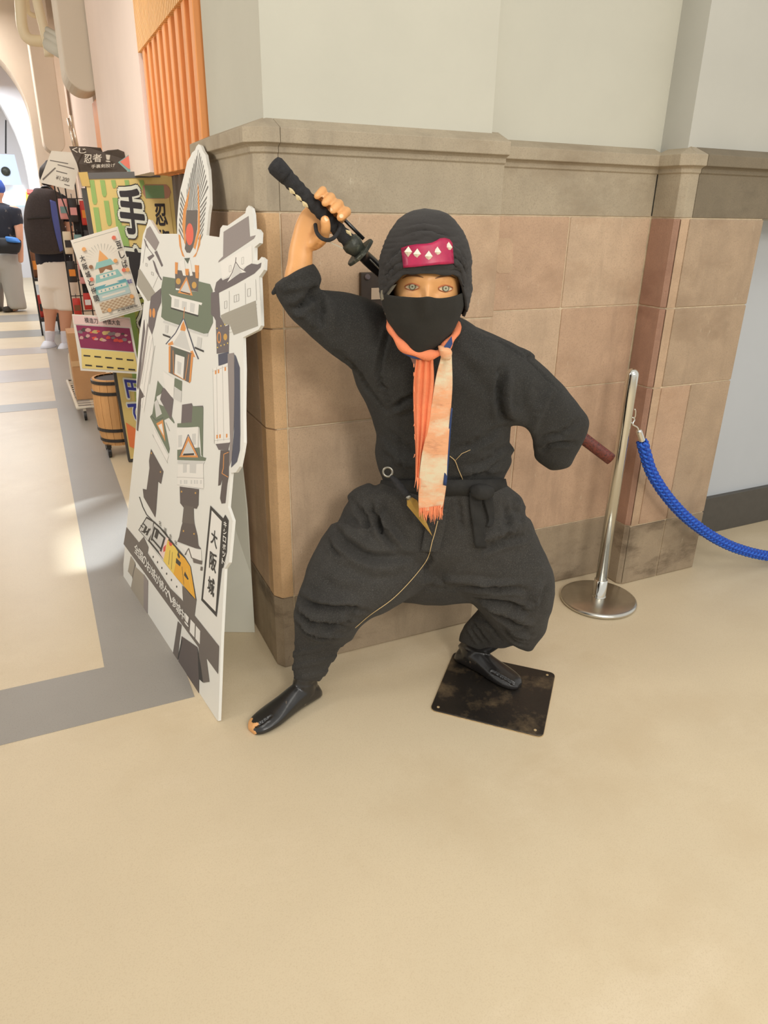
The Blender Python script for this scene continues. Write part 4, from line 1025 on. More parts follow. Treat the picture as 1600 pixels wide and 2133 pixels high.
# ---------------- kunai in the sash
M_steel = mat('polished_steel_ring', (150, 146, 136), 0.3, metal=0.9); M_gold = mat('gold_painted_blade', (176, 142, 72), 0.36, metal=0.35, var=0.1, vscale=30)
def kd(x, y, o): q = SURF.depth(x, y); return at_d(x, y, min(q if q is not None else 1.80, 1.825) - o)
kc = kd(808, 983, .012)
kz = thing('throwing_dagger', 'ring-ended throwing dagger with dark grip and gold blade, tucked in the sash', 'dagger', kc)
b = MB(); rp = []
k2 = kd(850, 1034, .030); tip = kd(901, 1117, .024); ka = k2 - kc; ka /= np.linalg.norm(ka); kw = np.cross(ka, hv); kw /= np.linalg.norm(kw)
for i in range(24): a = 2*math.pi*i/24; rp.append(kc + (ka*math.cos(a) + kw*math.sin(a))*.0125)
b.tube(rp, .0035, 8, closed=True); b.build('ring', M_steel, kz, smooth=True)
g0 = kc + ka*.013
MB().tube([g0, g0*0.75 + k2*0.25, g0*0.5 + k2*0.5, g0*0.2 + k2*0.8, k2], [.005, .009, .011, .0105, .009], 14).build('grip', M_wrap, kz, smooth=True)
MB().tube([k2 - ka*.002, k2 + ka*.008], [.0095, .007], 12).build('ferrule', M_steel, kz, smooth=True)
bl = tip - k2; bn = bl/np.linalg.norm(bl); bw = np.cross(bn, hv); bw /= np.linalg.norm(bw); bd = np.cross(bw, bn)
if bd @ hv > 0: bd = -bd
q = k2 + bl*.16
MB().add([k2 + bw*.004, q + bw*.0155, tip, q - bw*.0155, k2 - bw*.004, k2 + bd*.005, q + bd*.006, k2 - bd*.003, q - bd*.003], [(0, 1, 6, 5), (1, 2, 6), (2, 3, 6), (3, 4, 5, 6), (1, 0, 7, 8), (2, 1, 8), (3, 2, 8), (4, 3, 8, 7)]).build('blade', M_gold, kz)
# ---------------- steel bracket on the pier behind the figure
bk0 = at_y(752, 575, 1.999)
br = thing('wall_bracket', 'dark steel bracket bolted to the stone pier beside the hood', 'bracket', bk0)
pA, pB = at_y(752, 568, 1.985), at_y(815, 640, 1.985)
bevel(MB().box((pA[0], 1.986, pB[2]), (pB[0], 1.9995, pA[2])).build('plate', mat('dark_bronze_steel', (58, 44, 32), 0.45, var=0.2, vscale=40), br), .002)
c = at_y(765, 577, 1.986); MB().lathe(c, [(.0085, 0), (.0085, .004), (.006, .008)], 16, (0, -1, 0)).build('bolt', mat('bolt_grey', (96, 84, 86), 0.4), br)
pA, pB = at_y(774, 600, 1.984), at_y(800, 623, 1.984); MB().box((pA[0], 1.984, pB[2]), (pB[0], 1.9862, pA[2])).build('tag', mat('pale_tag', (196, 172, 146), 0.7), br)
# ================================================================== chrome barrier post and blue rope
M_chrome = mat('polished_steel', (222, 220, 212), 0.12, metal=1.0); M_chrome2 = mat('satin_steel_base', (206, 202, 192), 0.26, metal=1.0, var=0.08, vscale=20)
PX, PY = 1.890, 1.930
post = thing('barrier_post', 'polished steel barrier post on a round base by the stone wall', 'post', (PX, PY, 0))
MB().lathe((PX, PY, 0), [(.142, 0), (.149, .004), (.1515, .010), (.149, .017), (.140, .021), (.06, .025), (.030, .0265)], 72).build('base', M_chrome2, post, smooth=True)
MB().lathe((PX, PY, 0), [(.030, .024), (.0285, .028), (.0265, .032), (.0265, .10), (.0235, .102)], 40).build('socket', M_chrome, post, smooth=True)
MB().lathe((PX, PY, 0), [(.0225, .03), (.0225, .926)] + [(.0225*math.cos(a), .926 + .024*math.sin(a)) for a in np.linspace(0.15, 1.55, 10)], 48).build('pole', M_chrome, post, smooth=True)
hk = at_y(1318, 876, PY - 0.01)
eye_c = np.array((PX + .026, PY - .006, hk[2]))
b = MB(); b.tube([eye_c + np.array((-.010, 0, .012)) , eye_c + np.array((.006, -.002, .010)), eye_c + np.array((.010, -.003, 0)), eye_c + np.array((.004, -.002, -.010)), eye_c + np.array((-.010, 0, -.010))], .0028, 8)
b.build('eyelet', M_chrome, post, smooth=True)
MB().tube(spline([eye_c + np.array((.002, -.002, .006)), at_y(1323, 868, PY - .012), at_y(1324, 856, PY - .012), at_y(1322, 852, PY - .012)], 3), .0026, 8).build('latch', M_chrome, post, smooth=True)
rope = thing('barrier_rope', 'blue braided barrier rope hanging from the steel post', 'rope', eye_c)
ry = lambda x: PY - .012 - 0.06*max(0, (x - 1322))/280.0
MB().tube(spline([eye_c + np.array((.010, -.003, .002)), at_y(1318, 884, PY - .013), at_y(1327, 890, PY - .013), at_y(1331, 897, ry(1331))], 4), .0034, 8).build('hook', M_chrome, rope, smooth=True)
MB().lathe(at_y(1330, 895, ry(1330)), [(.006, 0), (.0105, .004), (.0115, .010), (.0115, .050), (.012, .052)], 20, at_y(1340, 924, ry(1340)) - at_y(1330, 895, ry(1330))).build('ferrule', M_chrome, rope, smooth=True)
RP = [at_y(x, y, ry(x)) for x, y in ((1338, 920), (1344, 943), (1358, 985), (1392, 1037), (1436, 1083), (1488, 1120), (1540, 1144), (1600, 1158), (1665, 1160), (1740, 1146), (1820, 1112))]
RS = spline(RP, 26); seg = np.r_[0, np.cumsum(np.linalg.norm(np.diff(RS, axis=0), axis=1))]
S = np.linspace(0, seg[-1], 420); RS = np.stack([np.interp(S, seg, RS[:, i]) for i in range(3)], 1)
T = np.gradient(RS, axis=0); T /= np.linalg.norm(T, axis=1, keepdims=True)
U = np.cross(T, np.array((0.2, -1, 0.1))); U /= np.linalg.norm(U, axis=1, keepdims=True); Wd = np.cross(T, U)
M_rope = mat('blue_braid', (20, 70, 174), 0.55, var=0.15, vscale=60, bump=0.3, bscale=900); M_rope2 = mat('bright_blue_braid', (34, 98, 206), 0.55, var=0.15, vscale=60)
MB().tube(RS[::6], .0125, 14).build('core', mat('dark_blue_core', (6, 26, 84), 0.8), rope, smooth=True)
pitch = 0.135; ns = 6
for dirn, mm in ((1, M_rope), (-1, M_rope2)):
    b = MB()
    for k in range(ns):
        ang = dirn*2*math.pi*S/pitch + 2*math.pi*k/ns
        r = .0150 + .0030*np.cos(ns*2*math.pi*S/pitch + (0 if dirn > 0 else math.pi) + (k % 2)*math.pi*0)
        P = RS + U*(np.cos(ang)*r)[:, None] + Wd*(np.sin(ang)*r)[:, None]
        b.tube(P, .0062, 6)
    b.build('strand', mm, rope, smooth=True, kind='stuff')
# ================================================================== cut-out castle standee
BO = at_z(456, 1507); B2 = at_z(310, 1282); bd = B2 - BO; bd[2] = 0; bd /= np.linalg.norm(bd)
bn0 = np.array((-bd[1], bd[0], 0.)); bn0 = bn0 if bn0[0] < 0 else -bn0
LEAN = math.radians(10.5)
bu = np.array((0, 0, 1.))*math.cos(LEAN) - bn0*math.sin(LEAN)
bn = bn0*math.cos(LEAN) + np.array((0, 0, 1.))*math.sin(LEAN)      # the printed face looks along bn
TH = 0.009
def on_board(px, py, off=0.0):
    r = ray(px, py); p0 = BO
    t = ((p0 - CC) @ bn)/(r @ bn); return CC + r*t + bn*off
OUT = [(451, 1507.5), (440, 1490), (413, 1449), (363, 1372), (319, 1307), (296, 1269), (277, 1240), (262, 1218), (257, 1202), (257, 1175), (264, 1094), (271, 1017), (279, 941), (284, 880), (284, 800), (285, 767), (290, 697), (297, 654), (300, 626), (284, 597), (288, 570), (292, 551), (295, 512), (298, 489),
       (307, 466), (309, 457), (313, 458), (331, 487), (369, 487), (369, 460), (372, 421), (376, 395), (383, 367), (390, 336), (396, 327), (400, 318), (406, 313), (409, 305), (413.5, 300), (418, 303), (422, 313), (428, 322), (431, 340), (434, 352), (436, 383), (437, 426), (434, 445), (430, 490), (457, 494),
       (459, 476), (464, 469), (474, 470), (511, 444), (513, 434), (518, 428), (524, 433), (527, 446), (529, 478), (537, 477), (542, 484), (541, 506), (530, 515), (530, 542), (539, 542), (545, 535), (551, 540), (550, 562), (540, 577), (543, 645), (544, 678), (538, 687), (506, 703), (508, 770), (507, 860), (508, 922), (505, 942), (499, 972), (491, 984), (481, 985), (475, 1056), (485, 1085), (477, 1172), (468, 1185), (461, 1328), (455, 1502)]
st = thing('standee', 'white cut-out standee printed with castle towers, leaning back beside the stone pier', 'standee', BO)
M_board = mat('standee_white', (232, 230, 222), 0.55)
F_ = [on_board(x, y) for x, y in OUT]; zmin = min(p[2] for p in F_)
F_ = [p if p[2] > 0.001 else p + bu*((0.001 - p[2])/bu[2]) for p in F_]
Bk = [p - bn*TH for p in F_]; Bk = [p if p[2] > 0.0005 else p*np.array((1, 1, 0)) + np.array((0, 0, .0005)) for p in Bk]
n = len(OUT)
mk('board', F_ + Bk, [tuple(range(n)), tuple(range(2*n-1, n-1, -1))] + [(i, n+i, n+(i+1) % n, (i+1) % n) for i in range(n)], M_board, st)
PC = dict(roof=(150, 140, 136), roofd=(112, 103, 103), dark=(98, 89, 86), stone=(166, 160, 146), grn=(116, 126, 106), grnd=(90, 98, 86), line=(176, 172, 166), org=(226, 152, 84), red=(232, 108, 86), wht=(238, 234, 226), pale=(212, 210, 204), navy=(84, 86, 100), ylw=(240, 206, 96), ylw2=(238, 176, 58), blk=(62, 60, 58), pil=(108, 100, 94), gold=(206, 160, 84), lred=(226, 90, 74), pk=(240, 214, 206), band=(112, 104, 98), bstone=(166, 156, 140), ribs=(120, 116, 110))
PM = {k: mat('print_' + k, v, 0.55) for k, v in PC.items()}
_layer = [0]
def art(name, items, parent=None, label=None):
    b = MB(); cols = []
    for col, pts in items:
        if col not in cols: cols.append(col)
        _layer[0] += 1
        b.cur = cols.index(col)
        P = [on_board(x, y, .0004 + .000004*_layer[0]) for x, y in pts]
        nn = np.cross(P[1]-P[0], P[2]-P[0]); area = sum(np.cross(P[i]-P[0], P[i+1]-P[0]) for i in range(1, len(P)-1)) @ bn
        b.poly(P if area > 0 else P[::-1])
    return b.build(name, None, parent or st, mats=[PM[c] for c in cols], label=label)
def line(pts, w, col):
    out = []
    for (x1, y1), (x2, y2) in zip(pts[:-1], pts[1:]):
        dx, dy = x2-x1, y2-y1; L = math.hypot(dx, dy) or 1; ox, oy = -dy/L*w/2, dx/L*w/2
        out.append((col, [(x1+ox, y1+oy), (x2+ox, y2+oy), (x2-ox, y2-oy), (x1-ox, y1-oy)]))
    return out
def rect_win(x, y, w, h, sk=0.0, col='line'):
    return line([(x, y), (x+w, y+w*sk), (x+w, y+w*sk+h), (x, y+h), (x, y)], 0.8, col)
def ell(cx, cy, rx, ry, col, n=20): return (col, [(cx + rx*math.cos(2*math.pi*i/n), cy + ry*math.sin(2*math.pi*i/n)) for i in range(n)])
# fan-shaped crest
it = []
for k in range(-8, 9):
    if k == 0: continue
    a = k/8.0; x0, y0 = 400 + k*1.25, 438
    xt = 413.5 + (22*a if a > 0 else 26*a)*(1 - 0.08*abs(a)); yt = 312 + 74*abs(a)**1.3 + (6 if a < 0 else 0)
    it.append(('ribs', [(x0 - .25, y0), (x0 + .25, y0), (xt + .55, yt + 4), (xt - .55, yt)]))
it += line([(401, 438), (413, 312)], 0.6, 'ribs')
for k in range(8):
    y = 398 + k*11.0
    it.append(('ribs', [(377.5 - k*0.6, y), (387 - k*0.35, y + 26), (386.4 - k*0.35, y + 27.5), (376.6 - k*0.6, y + 5)]))
    it.append(('ribs', [(431.5 - k*1.2, y + 10), (417 - k*0.6, y + 33), (417.6 - k*0.6, y + 36), (431 - k*1.2, y + 15)]))
it += [('org', [(394, 396), (396, 388), (391, 430), (388, 440), (386, 490), (391, 520), (384, 505), (380, 470), (382, 438)]), ('org', [(412, 380), (414, 390), (416.5, 440), (417, 480), (407, 520), (403, 515), (412, 480), (413, 440)]),
       ('pil', [(389, 438), (412, 438), (411, 478), (405, 505), (402, 516), (396, 527), (389, 526), (385, 518), (388, 500), (386, 478)]), ell(395.5, 488, 8, 23, 'red'),
       ('org', [(372, 488), (376, 490), (379, 520), (385, 536), (380, 533), (374, 512)]), ('org', [(419, 488), (416, 490), (410, 525), (402, 536), (408, 534), (417, 510)])]
art('printed_crest', it)
# three-stage tower at the right
it = [('roof', [(466, 483), (518, 450), (521, 493), (533, 490), (529, 497), (455, 547), (456, 543), (465, 534)]),
      ('roofd', [(447, 604), (451, 588), (461, 579), (464, 584), (477, 578), (503, 566), (517, 552), (524, 549), (537, 551), (545, 547), (543, 557), (530, 570), (490, 593), (450, 613)]),
      ('wht', [(459, 547), (525, 511), (526, 548), (464, 582)]), ('wht', [(474, 588), (492, 542), (513, 567), (500, 569)]), ('pale', [(480, 583), (492, 550), (505, 566)]),
      ('stone', [(460, 657), (470, 652), (533, 626), (538, 679), (487, 698), (479, 676), (465, 677)])]
it += line([(492, 536), (491, 547), (484, 568), (473, 588)], 1.6, 'roofd') + line([(491, 545), (500, 558), (513, 566)], 1.6, 'roofd')
it += rect_win(478, 554, 4, 13, -.4) + rect_win(504, 537, 4, 14, -.4) + rect_win(468, 628, 5, 15, -.3) + rect_win(488, 616, 10, 14, -.35) + rect_win(516, 602, 6, 16, -.3)
it += line([(493, 614), (493, 628)], .8, 'line') + line([(478, 606), (478, 652)], .6, 'line') + line([(511, 590), (512, 634)], .6, 'line') + line([(541, 575), (543, 626)], .6, 'line') + line([(533, 582), (535, 626)], .6, 'line')
for y in range(6): it += line([(466 + y*2, 664 + y*6), (536, 634 + y*8)], .5, 'bstone')
art('printed_tower', it, label='grey roofed printed tower at the right edge')
# tower at the left edge
it = [('roof', [(306, 477), (313, 471), (332, 505), (324, 523), (302, 494)]), ('roofd', [(300, 497), (302, 499), (310, 518), (322, 533), (311, 543), (307, 536), (318, 530), (303, 510)]), ('roofd', [(322, 525), (327, 522), (340, 553), (337, 556)]),
      ('roofd', [(318, 541), (322, 545), (333, 575), (338, 582), (336, 584), (325, 566)]), ('stone', [(289, 562), (292, 560), (325, 612), (326, 622), (308, 627), (286, 594)])]
it += rect_win(304, 548, 3, 6, .5) + rect_win(316, 566, 4, 6, .5) + line([(305, 500), (298, 548)], .6, 'line') + line([(319, 600), (332, 570)], .6, 'line')
art('printed_tower', it, label='grey roofed printed tower at the left edge')
# main hall: green roof, white storeys, gables, doorway
it = [('pil', [(365, 562), (415, 568), (413, 608), (366, 600)]), ('org', [(365, 546), (371, 547), (370, 571), (365, 570)]), ('org', [(406, 552), (415, 553), (414, 580), (408, 579)]),
      ('wht', [(384, 540), (388, 575), (382, 574), (374, 545)]), ('wht', [(396, 540), (402, 574), (396, 575), (392, 546)]), ('grnd', [(384, 538), (396, 537), (392, 550)]), ('org', [(386, 560), (394, 560), (393, 574), (387, 573)]),
      ('grn', [(340, 576), (365, 580), (366, 604), (413, 608), (414, 586), (438, 592), (443, 604), (444, 672), (434, 694), (425, 695), (344, 667), (336, 660), (338, 640), (336, 602)]),
      ell(372, 586, 5, 6.5, 'gold'), ell(405, 594, 5, 7, 'gold'),
      ('org', [(371, 610), (389, 576), (402, 616)]), ('pale', [(376, 606), (389, 584), (398, 611)]), ('blk', [(377, 606), (397, 612), (396, 614), (377, 608)]),
      ('wht', [(352, 612), (358, 615), (418, 630), (422, 631), (420, 636), (415, 634), (413, 657), (357, 641), (358, 620)]), ('pale', [(364, 622), (374, 624), (373, 641), (363, 639)]), ('pale', [(380, 627), (390, 629), (389, 646), (379, 643)]), ('pale', [(397, 630), (407, 633), (405, 652), (396, 649)]),
      ('blk', [(356, 640), (415, 657), (413, 660), (356, 643)]), ('pale', [(341, 668), (426, 696), (434, 694), (433, 701), (425, 700), (340, 672)])]
it += [('pale', [(345, 677), (351, 678), (350, 694), (344, 692)]), ('pale', [(412, 701), (421, 704), (419, 726), (410, 723)]), ('blk', [(339, 695), (356, 701), (356, 705), (340, 699)]), ('blk', [(406, 722), (425, 730), (425, 734), (406, 726)])]
art('printed_hall', it, label='printed main hall with green roof')
it = [('wht', [(347, 716), (384, 662), (412, 748), (398, 738), (360, 722)]), ('pale', [(360, 718), (383, 680), (398, 732)]), ('org', [(378, 678), (383, 668), (388, 684), (386, 690), (376, 688)]), ('org', [(350, 716), (360, 710), (362, 718), (352, 720)]), ('org', [(397, 732), (402, 730), (408, 745), (398, 740)]),
      ('pil', [(355, 720), (401, 736), (396, 798), (352, 776)]), ('org', [(352, 722), (356, 720), (355, 776), (352, 775)]), ('org', [(399, 736), (403, 740), (398, 795), (394, 798)]), ('grnd', [(363, 724), (390, 733), (388, 748), (364, 736)]), ('wht', [(366, 738), (385, 744), (382, 790), (364, 780)]), ('pale', [(370, 752), (379, 756), (377, 781), (370, 777)])]
it += line([(385, 648), (382, 664), (366, 694), (346, 717)], 2.2, 'navy') + line([(383, 662), (394, 694), (405, 728), (414, 748)], 2.2, 'navy') + line([(385, 640), (383, 664)], 1.2, 'org') + line([(361, 730), (362, 778), (386, 792), (394, 738)], 1.2, 'org')
art('printed_gable', it, label='printed orange-framed doorway under a gable')
# side arms: dark columns with gold discs, long walls
it = [('roofd', [(440, 610), (456, 606), (459, 660), (470, 680), (478, 676), (477, 733), (452, 737), (450, 668), (446, 660), (440, 655)]), ell(457, 703, 4.2, 12.5, 'org'), ell(457, 703, 2.6, 9, 'pil'), ell(470, 702, 4, 7, 'gold'),
      ('navy', [(455, 738), (477, 733), (476, 756), (456, 762)]), ('roof', [(475, 737), (488, 735), (489, 800), (488, 880), (483, 958), (478, 972), (478, 960), (480, 900), (475, 830)]), ('navy', [(489, 738), (492, 742), (500, 766), (501, 905), (500, 938), (494, 962), (482, 974), (488, 900), (489, 800)]),
      ('wht', [(444, 768), (475, 756), (480, 920), (478, 922), (448, 925), (446, 850)]), ('roofd', [(450, 925), (479, 922), (476, 938), (456, 937)]), ('dark', [(460, 938), (478, 938), (477, 992), (474, 1008), (470, 1048), (462, 1049), (459, 1038), (464, 996), (460, 1010), (455, 1012), (457, 975)])]
it += line([(444, 768), (446, 850), (447, 924)], .7, 'line') + line([(452, 765), (454, 920)], .7, 'line') + line([(464, 762), (467, 918)], .7, 'line') + line([(443, 774), (475, 762)], .6, 'line') + line([(447, 918), (480, 914)], .6, 'line')
for x, y in ((450, 776), (456, 774), (470, 769), (453, 910), (459, 909), (473, 908)): it += [('org', [(x-1.6, y-4), (x+1.6, y-4.5), (x+1.6, y+3), (x-1.6, y+4)])]
for x, y in ((453, 684), (461, 679), (469, 676), (454, 724), (461, 720), (468, 718), (475, 715)): it.append(ell(x, y, 1.1, 1.6, 'ylw'))
it += line([(477, 942), (467, 946), (466, 975), (463, 986), (476, 994)], 1.4, 'org')
art('printed_column', it, label='printed dark column with gold discs at the right')
it = [('roofd', [(315, 618), (336, 600), (336, 630), (328, 650), (322, 680), (317, 697), (309, 682), (311, 650)]), ell(321, 652, 3, 10, 'org'), ell(314, 652, 2.2, 9, 'org'), ('wht', [(302, 660), (310, 680), (318, 700), (320, 730), (300, 860), (290, 830)]),
      ('roofd', [(300, 668), (302, 665), (303, 690), (293, 770), (288, 812), (285, 805)]), ('roof', [(307, 672), (310, 680), (300, 760), (291, 812), (289, 806)]), ('dark', [(291, 806), (302, 826), (299, 828), (295, 830), (291, 872), (288, 898), (285, 896), (287, 850)])]
it += line([(318, 704), (302, 800), (297, 850)], .7, 'line') + line([(312, 700), (296, 800)], .7, 'line') + line([(323, 720), (312, 800)], .6, 'line')
art('printed_column', it, label='printed dark column with gold discs at the left')
# lower storeys and stone bases
it = [('wht', [(340, 772), (364, 790), (362, 830), (345, 815)]), ('grn', [(365, 787), (380, 794), (379, 815), (364, 805)]), ('pale', [(364, 808), (379, 816), (378, 838), (362, 830)]),
      ('grn', [(329, 793), (340, 807), (336, 820), (326, 826), (327, 840), (350, 850), (364, 880), (363, 882), (352, 870), (342, 875), (354, 935), (352, 945), (313, 868), (318, 862)]), ('roofd', [(340, 807), (345, 810), (362, 832), (357, 875), (345, 852), (334, 832)]),
      ('org', [(326, 882), (340, 874), (345, 920), (333, 896)]), ('wht', [(330, 886), (338, 882), (342, 908)]), ('pale', [(322, 838), (328, 832), (338, 862), (326, 870)]), ('wht', [(321, 890), (352, 950), (348, 962), (322, 916)])]
it += line([(316, 866), (326, 876), (341, 870)], 1.8, 'grnd') + line([(318, 905), (350, 965)], .7, 'line') + line([(346, 880), (354, 898)], .8, 'line')
it += [('roofd', [(380, 843), (400, 840), (402, 846), (423, 845), (424, 849), (402, 862), (400, 880), (378, 882)]), ('grn', [(402, 846), (424, 848), (423, 952), (420, 948), (416, 890), (370, 890), (370, 882), (400, 880)]), ('wht', [(369, 892), (414, 889), (413, 936), (370, 938)]),
       ('pale', [(372, 907), (380, 906), (380, 930), (372, 932)]), ('pale', [(401, 904), (409, 903), (409, 926), (401, 927)]), ('grn', [(370, 937), (416, 932), (418, 950), (430, 954), (428, 960), (370, 958)]),
       ('org', [(374, 952), (393, 908), (415, 953)]), ('pale', [(380, 948), (393, 918), (409, 949)]), ('blk', [(383, 945), (405, 944), (405, 948), (382, 949)]), ('pale', [(371, 960), (428, 962), (424, 967), (370, 965)]), ('wht', [(372, 968), (424, 966), (425, 1018), (370, 1014)])]
it += line([(375, 950), (393, 905), (415, 953)], 1.6, 'navy') + [('pale', [(382, 966), (390, 966), (390, 984), (382, 985)]), ('pale', [(396, 966), (410, 966), (409, 986), (396, 985)])] + line([(369, 994), (382, 994), (412, 996), (425, 996)], .8, 'line') + line([(370, 1010), (424, 1018)], .8, 'line')
for x in (376, 384, 388, 398, 405, 410, 418): it += [('pale', [(x, 1000), (x+3, 1000), (x+3, 1008), (x, 1008)])]
art('printed_storeys', it, label='printed lower storeys with green roofs')
art('printed_pillar', [('dark', [(315, 935), (341, 982), (336, 1008), (330, 1003), (326, 1060), (324, 1078), (300, 1036), (298, 1018), (306, 1020), (312, 975), (311, 960)]), ell(316, 944, 1.4, 2, 'gold'), ell(335, 983, 1.2, 2, 'gold')], label='left printed dark stone pillar')
it = [('dark', [(375, 1013), (415, 1019), (414, 1052), (410, 1060), (402, 1058), (406, 1092), (412, 1116), (414, 1136), (420, 1144), (408, 1142), (370, 1128), (374, 1118), (378, 1098), (382, 1085), (384, 1058), (376, 1048)]),
      ('pil', [(384, 1052), (404, 1056), (405, 1092), (380, 1088)]), ell(379, 1024, 1.6, 2, 'gold'), ell(408, 1027, 1.6, 2, 'gold'), ell(383, 1106, 1.6, 2, 'gold'), ell(405, 1112, 1.6, 2, 'gold')]
art('printed_pillar', it, label='right printed dark stone pillar')
# diagonal banner, title, plaque, buttresses
it = [('band', [(264, 1098), (290, 1130), (300, 1118), (310, 1140), (308, 1152), (355, 1225), (382, 1252), (381, 1220), (410, 1250), (406, 1282), (457, 1346), (455, 1404), (258, 1133)]),
      ('bstone', [(273, 1158), (282, 1172), (276, 1202), (267, 1190)]), ('pil', [(276, 1202), (282, 1172), (283, 1178), (277, 1212)]), ('bstone', [(282, 1180), (303, 1200), (304, 1288), (272, 1230)]), ('roof', [(300, 1196), (309, 1210), (308, 1282), (300, 1270)]),
      ('pil', [(371, 1294), (379, 1302), (374, 1340), (371, 1375), (361, 1360)]), ('dark', [(379, 1325), (412, 1348), (416, 1378), (415, 1450), (372, 1380)]), ('blk', [(379, 1330), (381, 1336), (372, 1376), (371, 1370)]), ('band', [(414, 1346), (430, 1366), (437, 1420), (425, 1422), (418, 1400)]), ('blk', [(412, 1348), (420, 1390), (424, 1422), (415, 1414)])]
art('printed_banner', it, label='printed dark diagonal banner')
it = [('blk', [(289, 1104), (306, 1076), (322, 1086), (335, 1098), (350, 1116), (366, 1136), (386, 1160), (398, 1180), (410, 1250), (398, 1240), (340, 1164), (310, 1128)]), ('pale', [(291, 1104), (306, 1080), (320, 1088), (318, 1108), (309, 1126)]), ('pale', [(322, 1090), (334, 1101), (348, 1118), (338, 1156), (313, 1126)]), ('pk', [(348, 1118), (352, 1122), (342, 1166), (332, 1150)]),
      ('blk', [(298, 1108), (304, 1094), (308, 1098), (302, 1112)]), ('blk', [(304, 1114), (310, 1100), (313, 1103), (308, 1116)]), ('blk', [(322, 1118), (327, 1100), (333, 1106), (328, 1124)]), ('lred', [(341, 1140), (347, 1134), (345, 1148), (341, 1150)]), ('ylw', [(350, 1124), (366, 1140), (372, 1150), (362, 1196), (341, 1168)]), ('ylw2', [(372, 1150), (386, 1163), (397, 1180), (408, 1248), (362, 1196)]), ('lred', [(352, 1128), (360, 1132), (358, 1138), (354, 1136)]),
      ('blk', [(368, 1162), (378, 1172), (376, 1180), (367, 1172)]), ('blk', [(386, 1190), (394, 1206), (392, 1208), (384, 1198)]), ('blk', [(372, 1148), (376, 1160), (374, 1164), (370, 1156)]), ('wht', [(310, 1150), (314, 1136), (380, 1218), (382, 1252)])]
it += line([(355, 1146), (352, 1176)], .8, 'blk') + line([(360, 1150), (358, 1186)], .8, 'blk') + line([(380, 1180), (384, 1218)], .8, 'blk') + line([(390, 1184), (400, 1232)], .8, 'ylw')
for x, y in ((320, 1160), (329, 1171), (338, 1183), (348, 1195), (358, 1208), (369, 1222)): it.append(ell(x, y, 1.4, 2.6, 'blk', 8))
it += line([(291, 1035), (298, 1056), (306, 1072), (320, 1086), (344, 1108), (349, 1115)], 1.6, 'blk') + [('wht', [(368, 1130), (420, 1146), (421, 1170), (402, 1166), (390, 1152)])] + line([(386, 1156), (394, 1142), (400, 1162), (422, 1170)], 2.2, 'band') + [('band', [(402, 1164), (422, 1168), (421, 1176), (404, 1172)]), ('band', [(419, 1180), (423, 1181), (422, 1189), (418, 1188)])]
title = art('printed_title', it, label='printed block title in grey and yellow letters')
it = [('blk', [(439, 1053), (466, 1080), (470, 1072), (477, 1084), (473, 1150), (466, 1182), (463, 1184), (452, 1285), (420, 1250)]), ('wht', [(442, 1063), (463, 1086), (450, 1274), (424, 1247)])]
plq = art('printed_plaque', it, label='printed plaque with castle name')
it = [('wht', [(398, 1290), (407, 1300), (406, 1328), (396, 1316)]), ('wht', [(409, 1303), (418, 1314), (417, 1342), (408, 1330)])]
art('printed_label', it, label='two blank white label squares on the banner')
def put(body, corners, m, parent, fn=on_board, off=.0024, bold=0.0, name='lettering'):
    V0, F0 = text_mesh(body, 1.0, 0.0); V2, F2 = spread_text(V0, F0, bold)
    P = lift(quad_warp(V2, [fn(x, y, off) for x, y in corners]), len(V0), bn)
    return mk(name, P, F2, m, parent)
M_ink = PM['blk']; M_wht = PM['wht']
for ch, c in zip('大阪城', [((443, 1100), (455, 1110), (453, 1145), (440, 1130)), ((439, 1146), (454, 1157), (451, 1196), (437, 1182)), ((436, 1198), (449, 1208), (447, 1246), (433, 1230))]): put(ch, c, M_ink, plq, bold=.02)
for i, ch in enumerate('キシロボット'):
    y = 1084 + i*15.5; x = 468.5 - i*0.75
    put(ch, ((x - .5, y), (x + 6, y + 5), (x + 5.2, y + 17), (x - 1.2, y + 12)), M_wht, plq, bold=.03)
pts = [(282 + i*8.7, 1132 + i*12.2) for i in range(13)]
for i, ch in enumerate('全国のお城が続々、参城中！'):
    x, y = pts[i]; put(ch, ((x, y - 3), (x + 9, y + 8), (x + 8, y + 29), (x - 1, y + 18)), M_wht, st, bold=.02)
for i, ch in enumerate('名城合体'):
    x, y = 332 + i*11.0, 1083 + i*13.5; put(ch, ((x, y), (x + 5, y + 5), (x + 4.6, y + 14), (x - .4, y + 9)), M_ink, title)
put('シ', ((293, 1088), (317, 1092), (312, 1120), (294, 1106)), M_ink, title); put('ロ', ((322, 1096), (346, 1120), (337, 1150), (315, 1124)), M_ink, title)
# easel leg behind the board
hg = BO + bd*0.607; ft = at_z(531, 1317); e = ft - hg; e[2] = 0; L = np.linalg.norm(e); e /= L; en = np.array((e[1], -e[0], 0))
def on_leg(px, py):
    r = ray(px, py); return CC + r*(((ft - CC) @ en)/(r @ en))
tp = on_leg(505, 960); zt = tp[2]
back = lambda z: hg + np.array((0, 0, z)) - bn0*(z*math.tan(LEAN)) - bn*0.011
P = [hg + e*0.05 + np.array((0, 0, 0.045)), hg + e*0.10 + np.array((0, 0, 0.002)), ft + np.array((0, 0, .001)), on_leg(524, 1200), on_leg(516, 1060), tp, back(zt + .25), back(0.05)]
b = MB(); q = [p + en*.002 for p in P] + [p - en*.002 for p in P]; n = len(P)
b.add(q, [tuple(range(n)), tuple(range(2*n-1, n-1, -1))] + [(i, n+i, n+(i+1) % n, (i+1) % n) for i in range(n)])
b.build('easel_leg', mat('pale_grey_card', (226, 226, 214), 0.7), st)
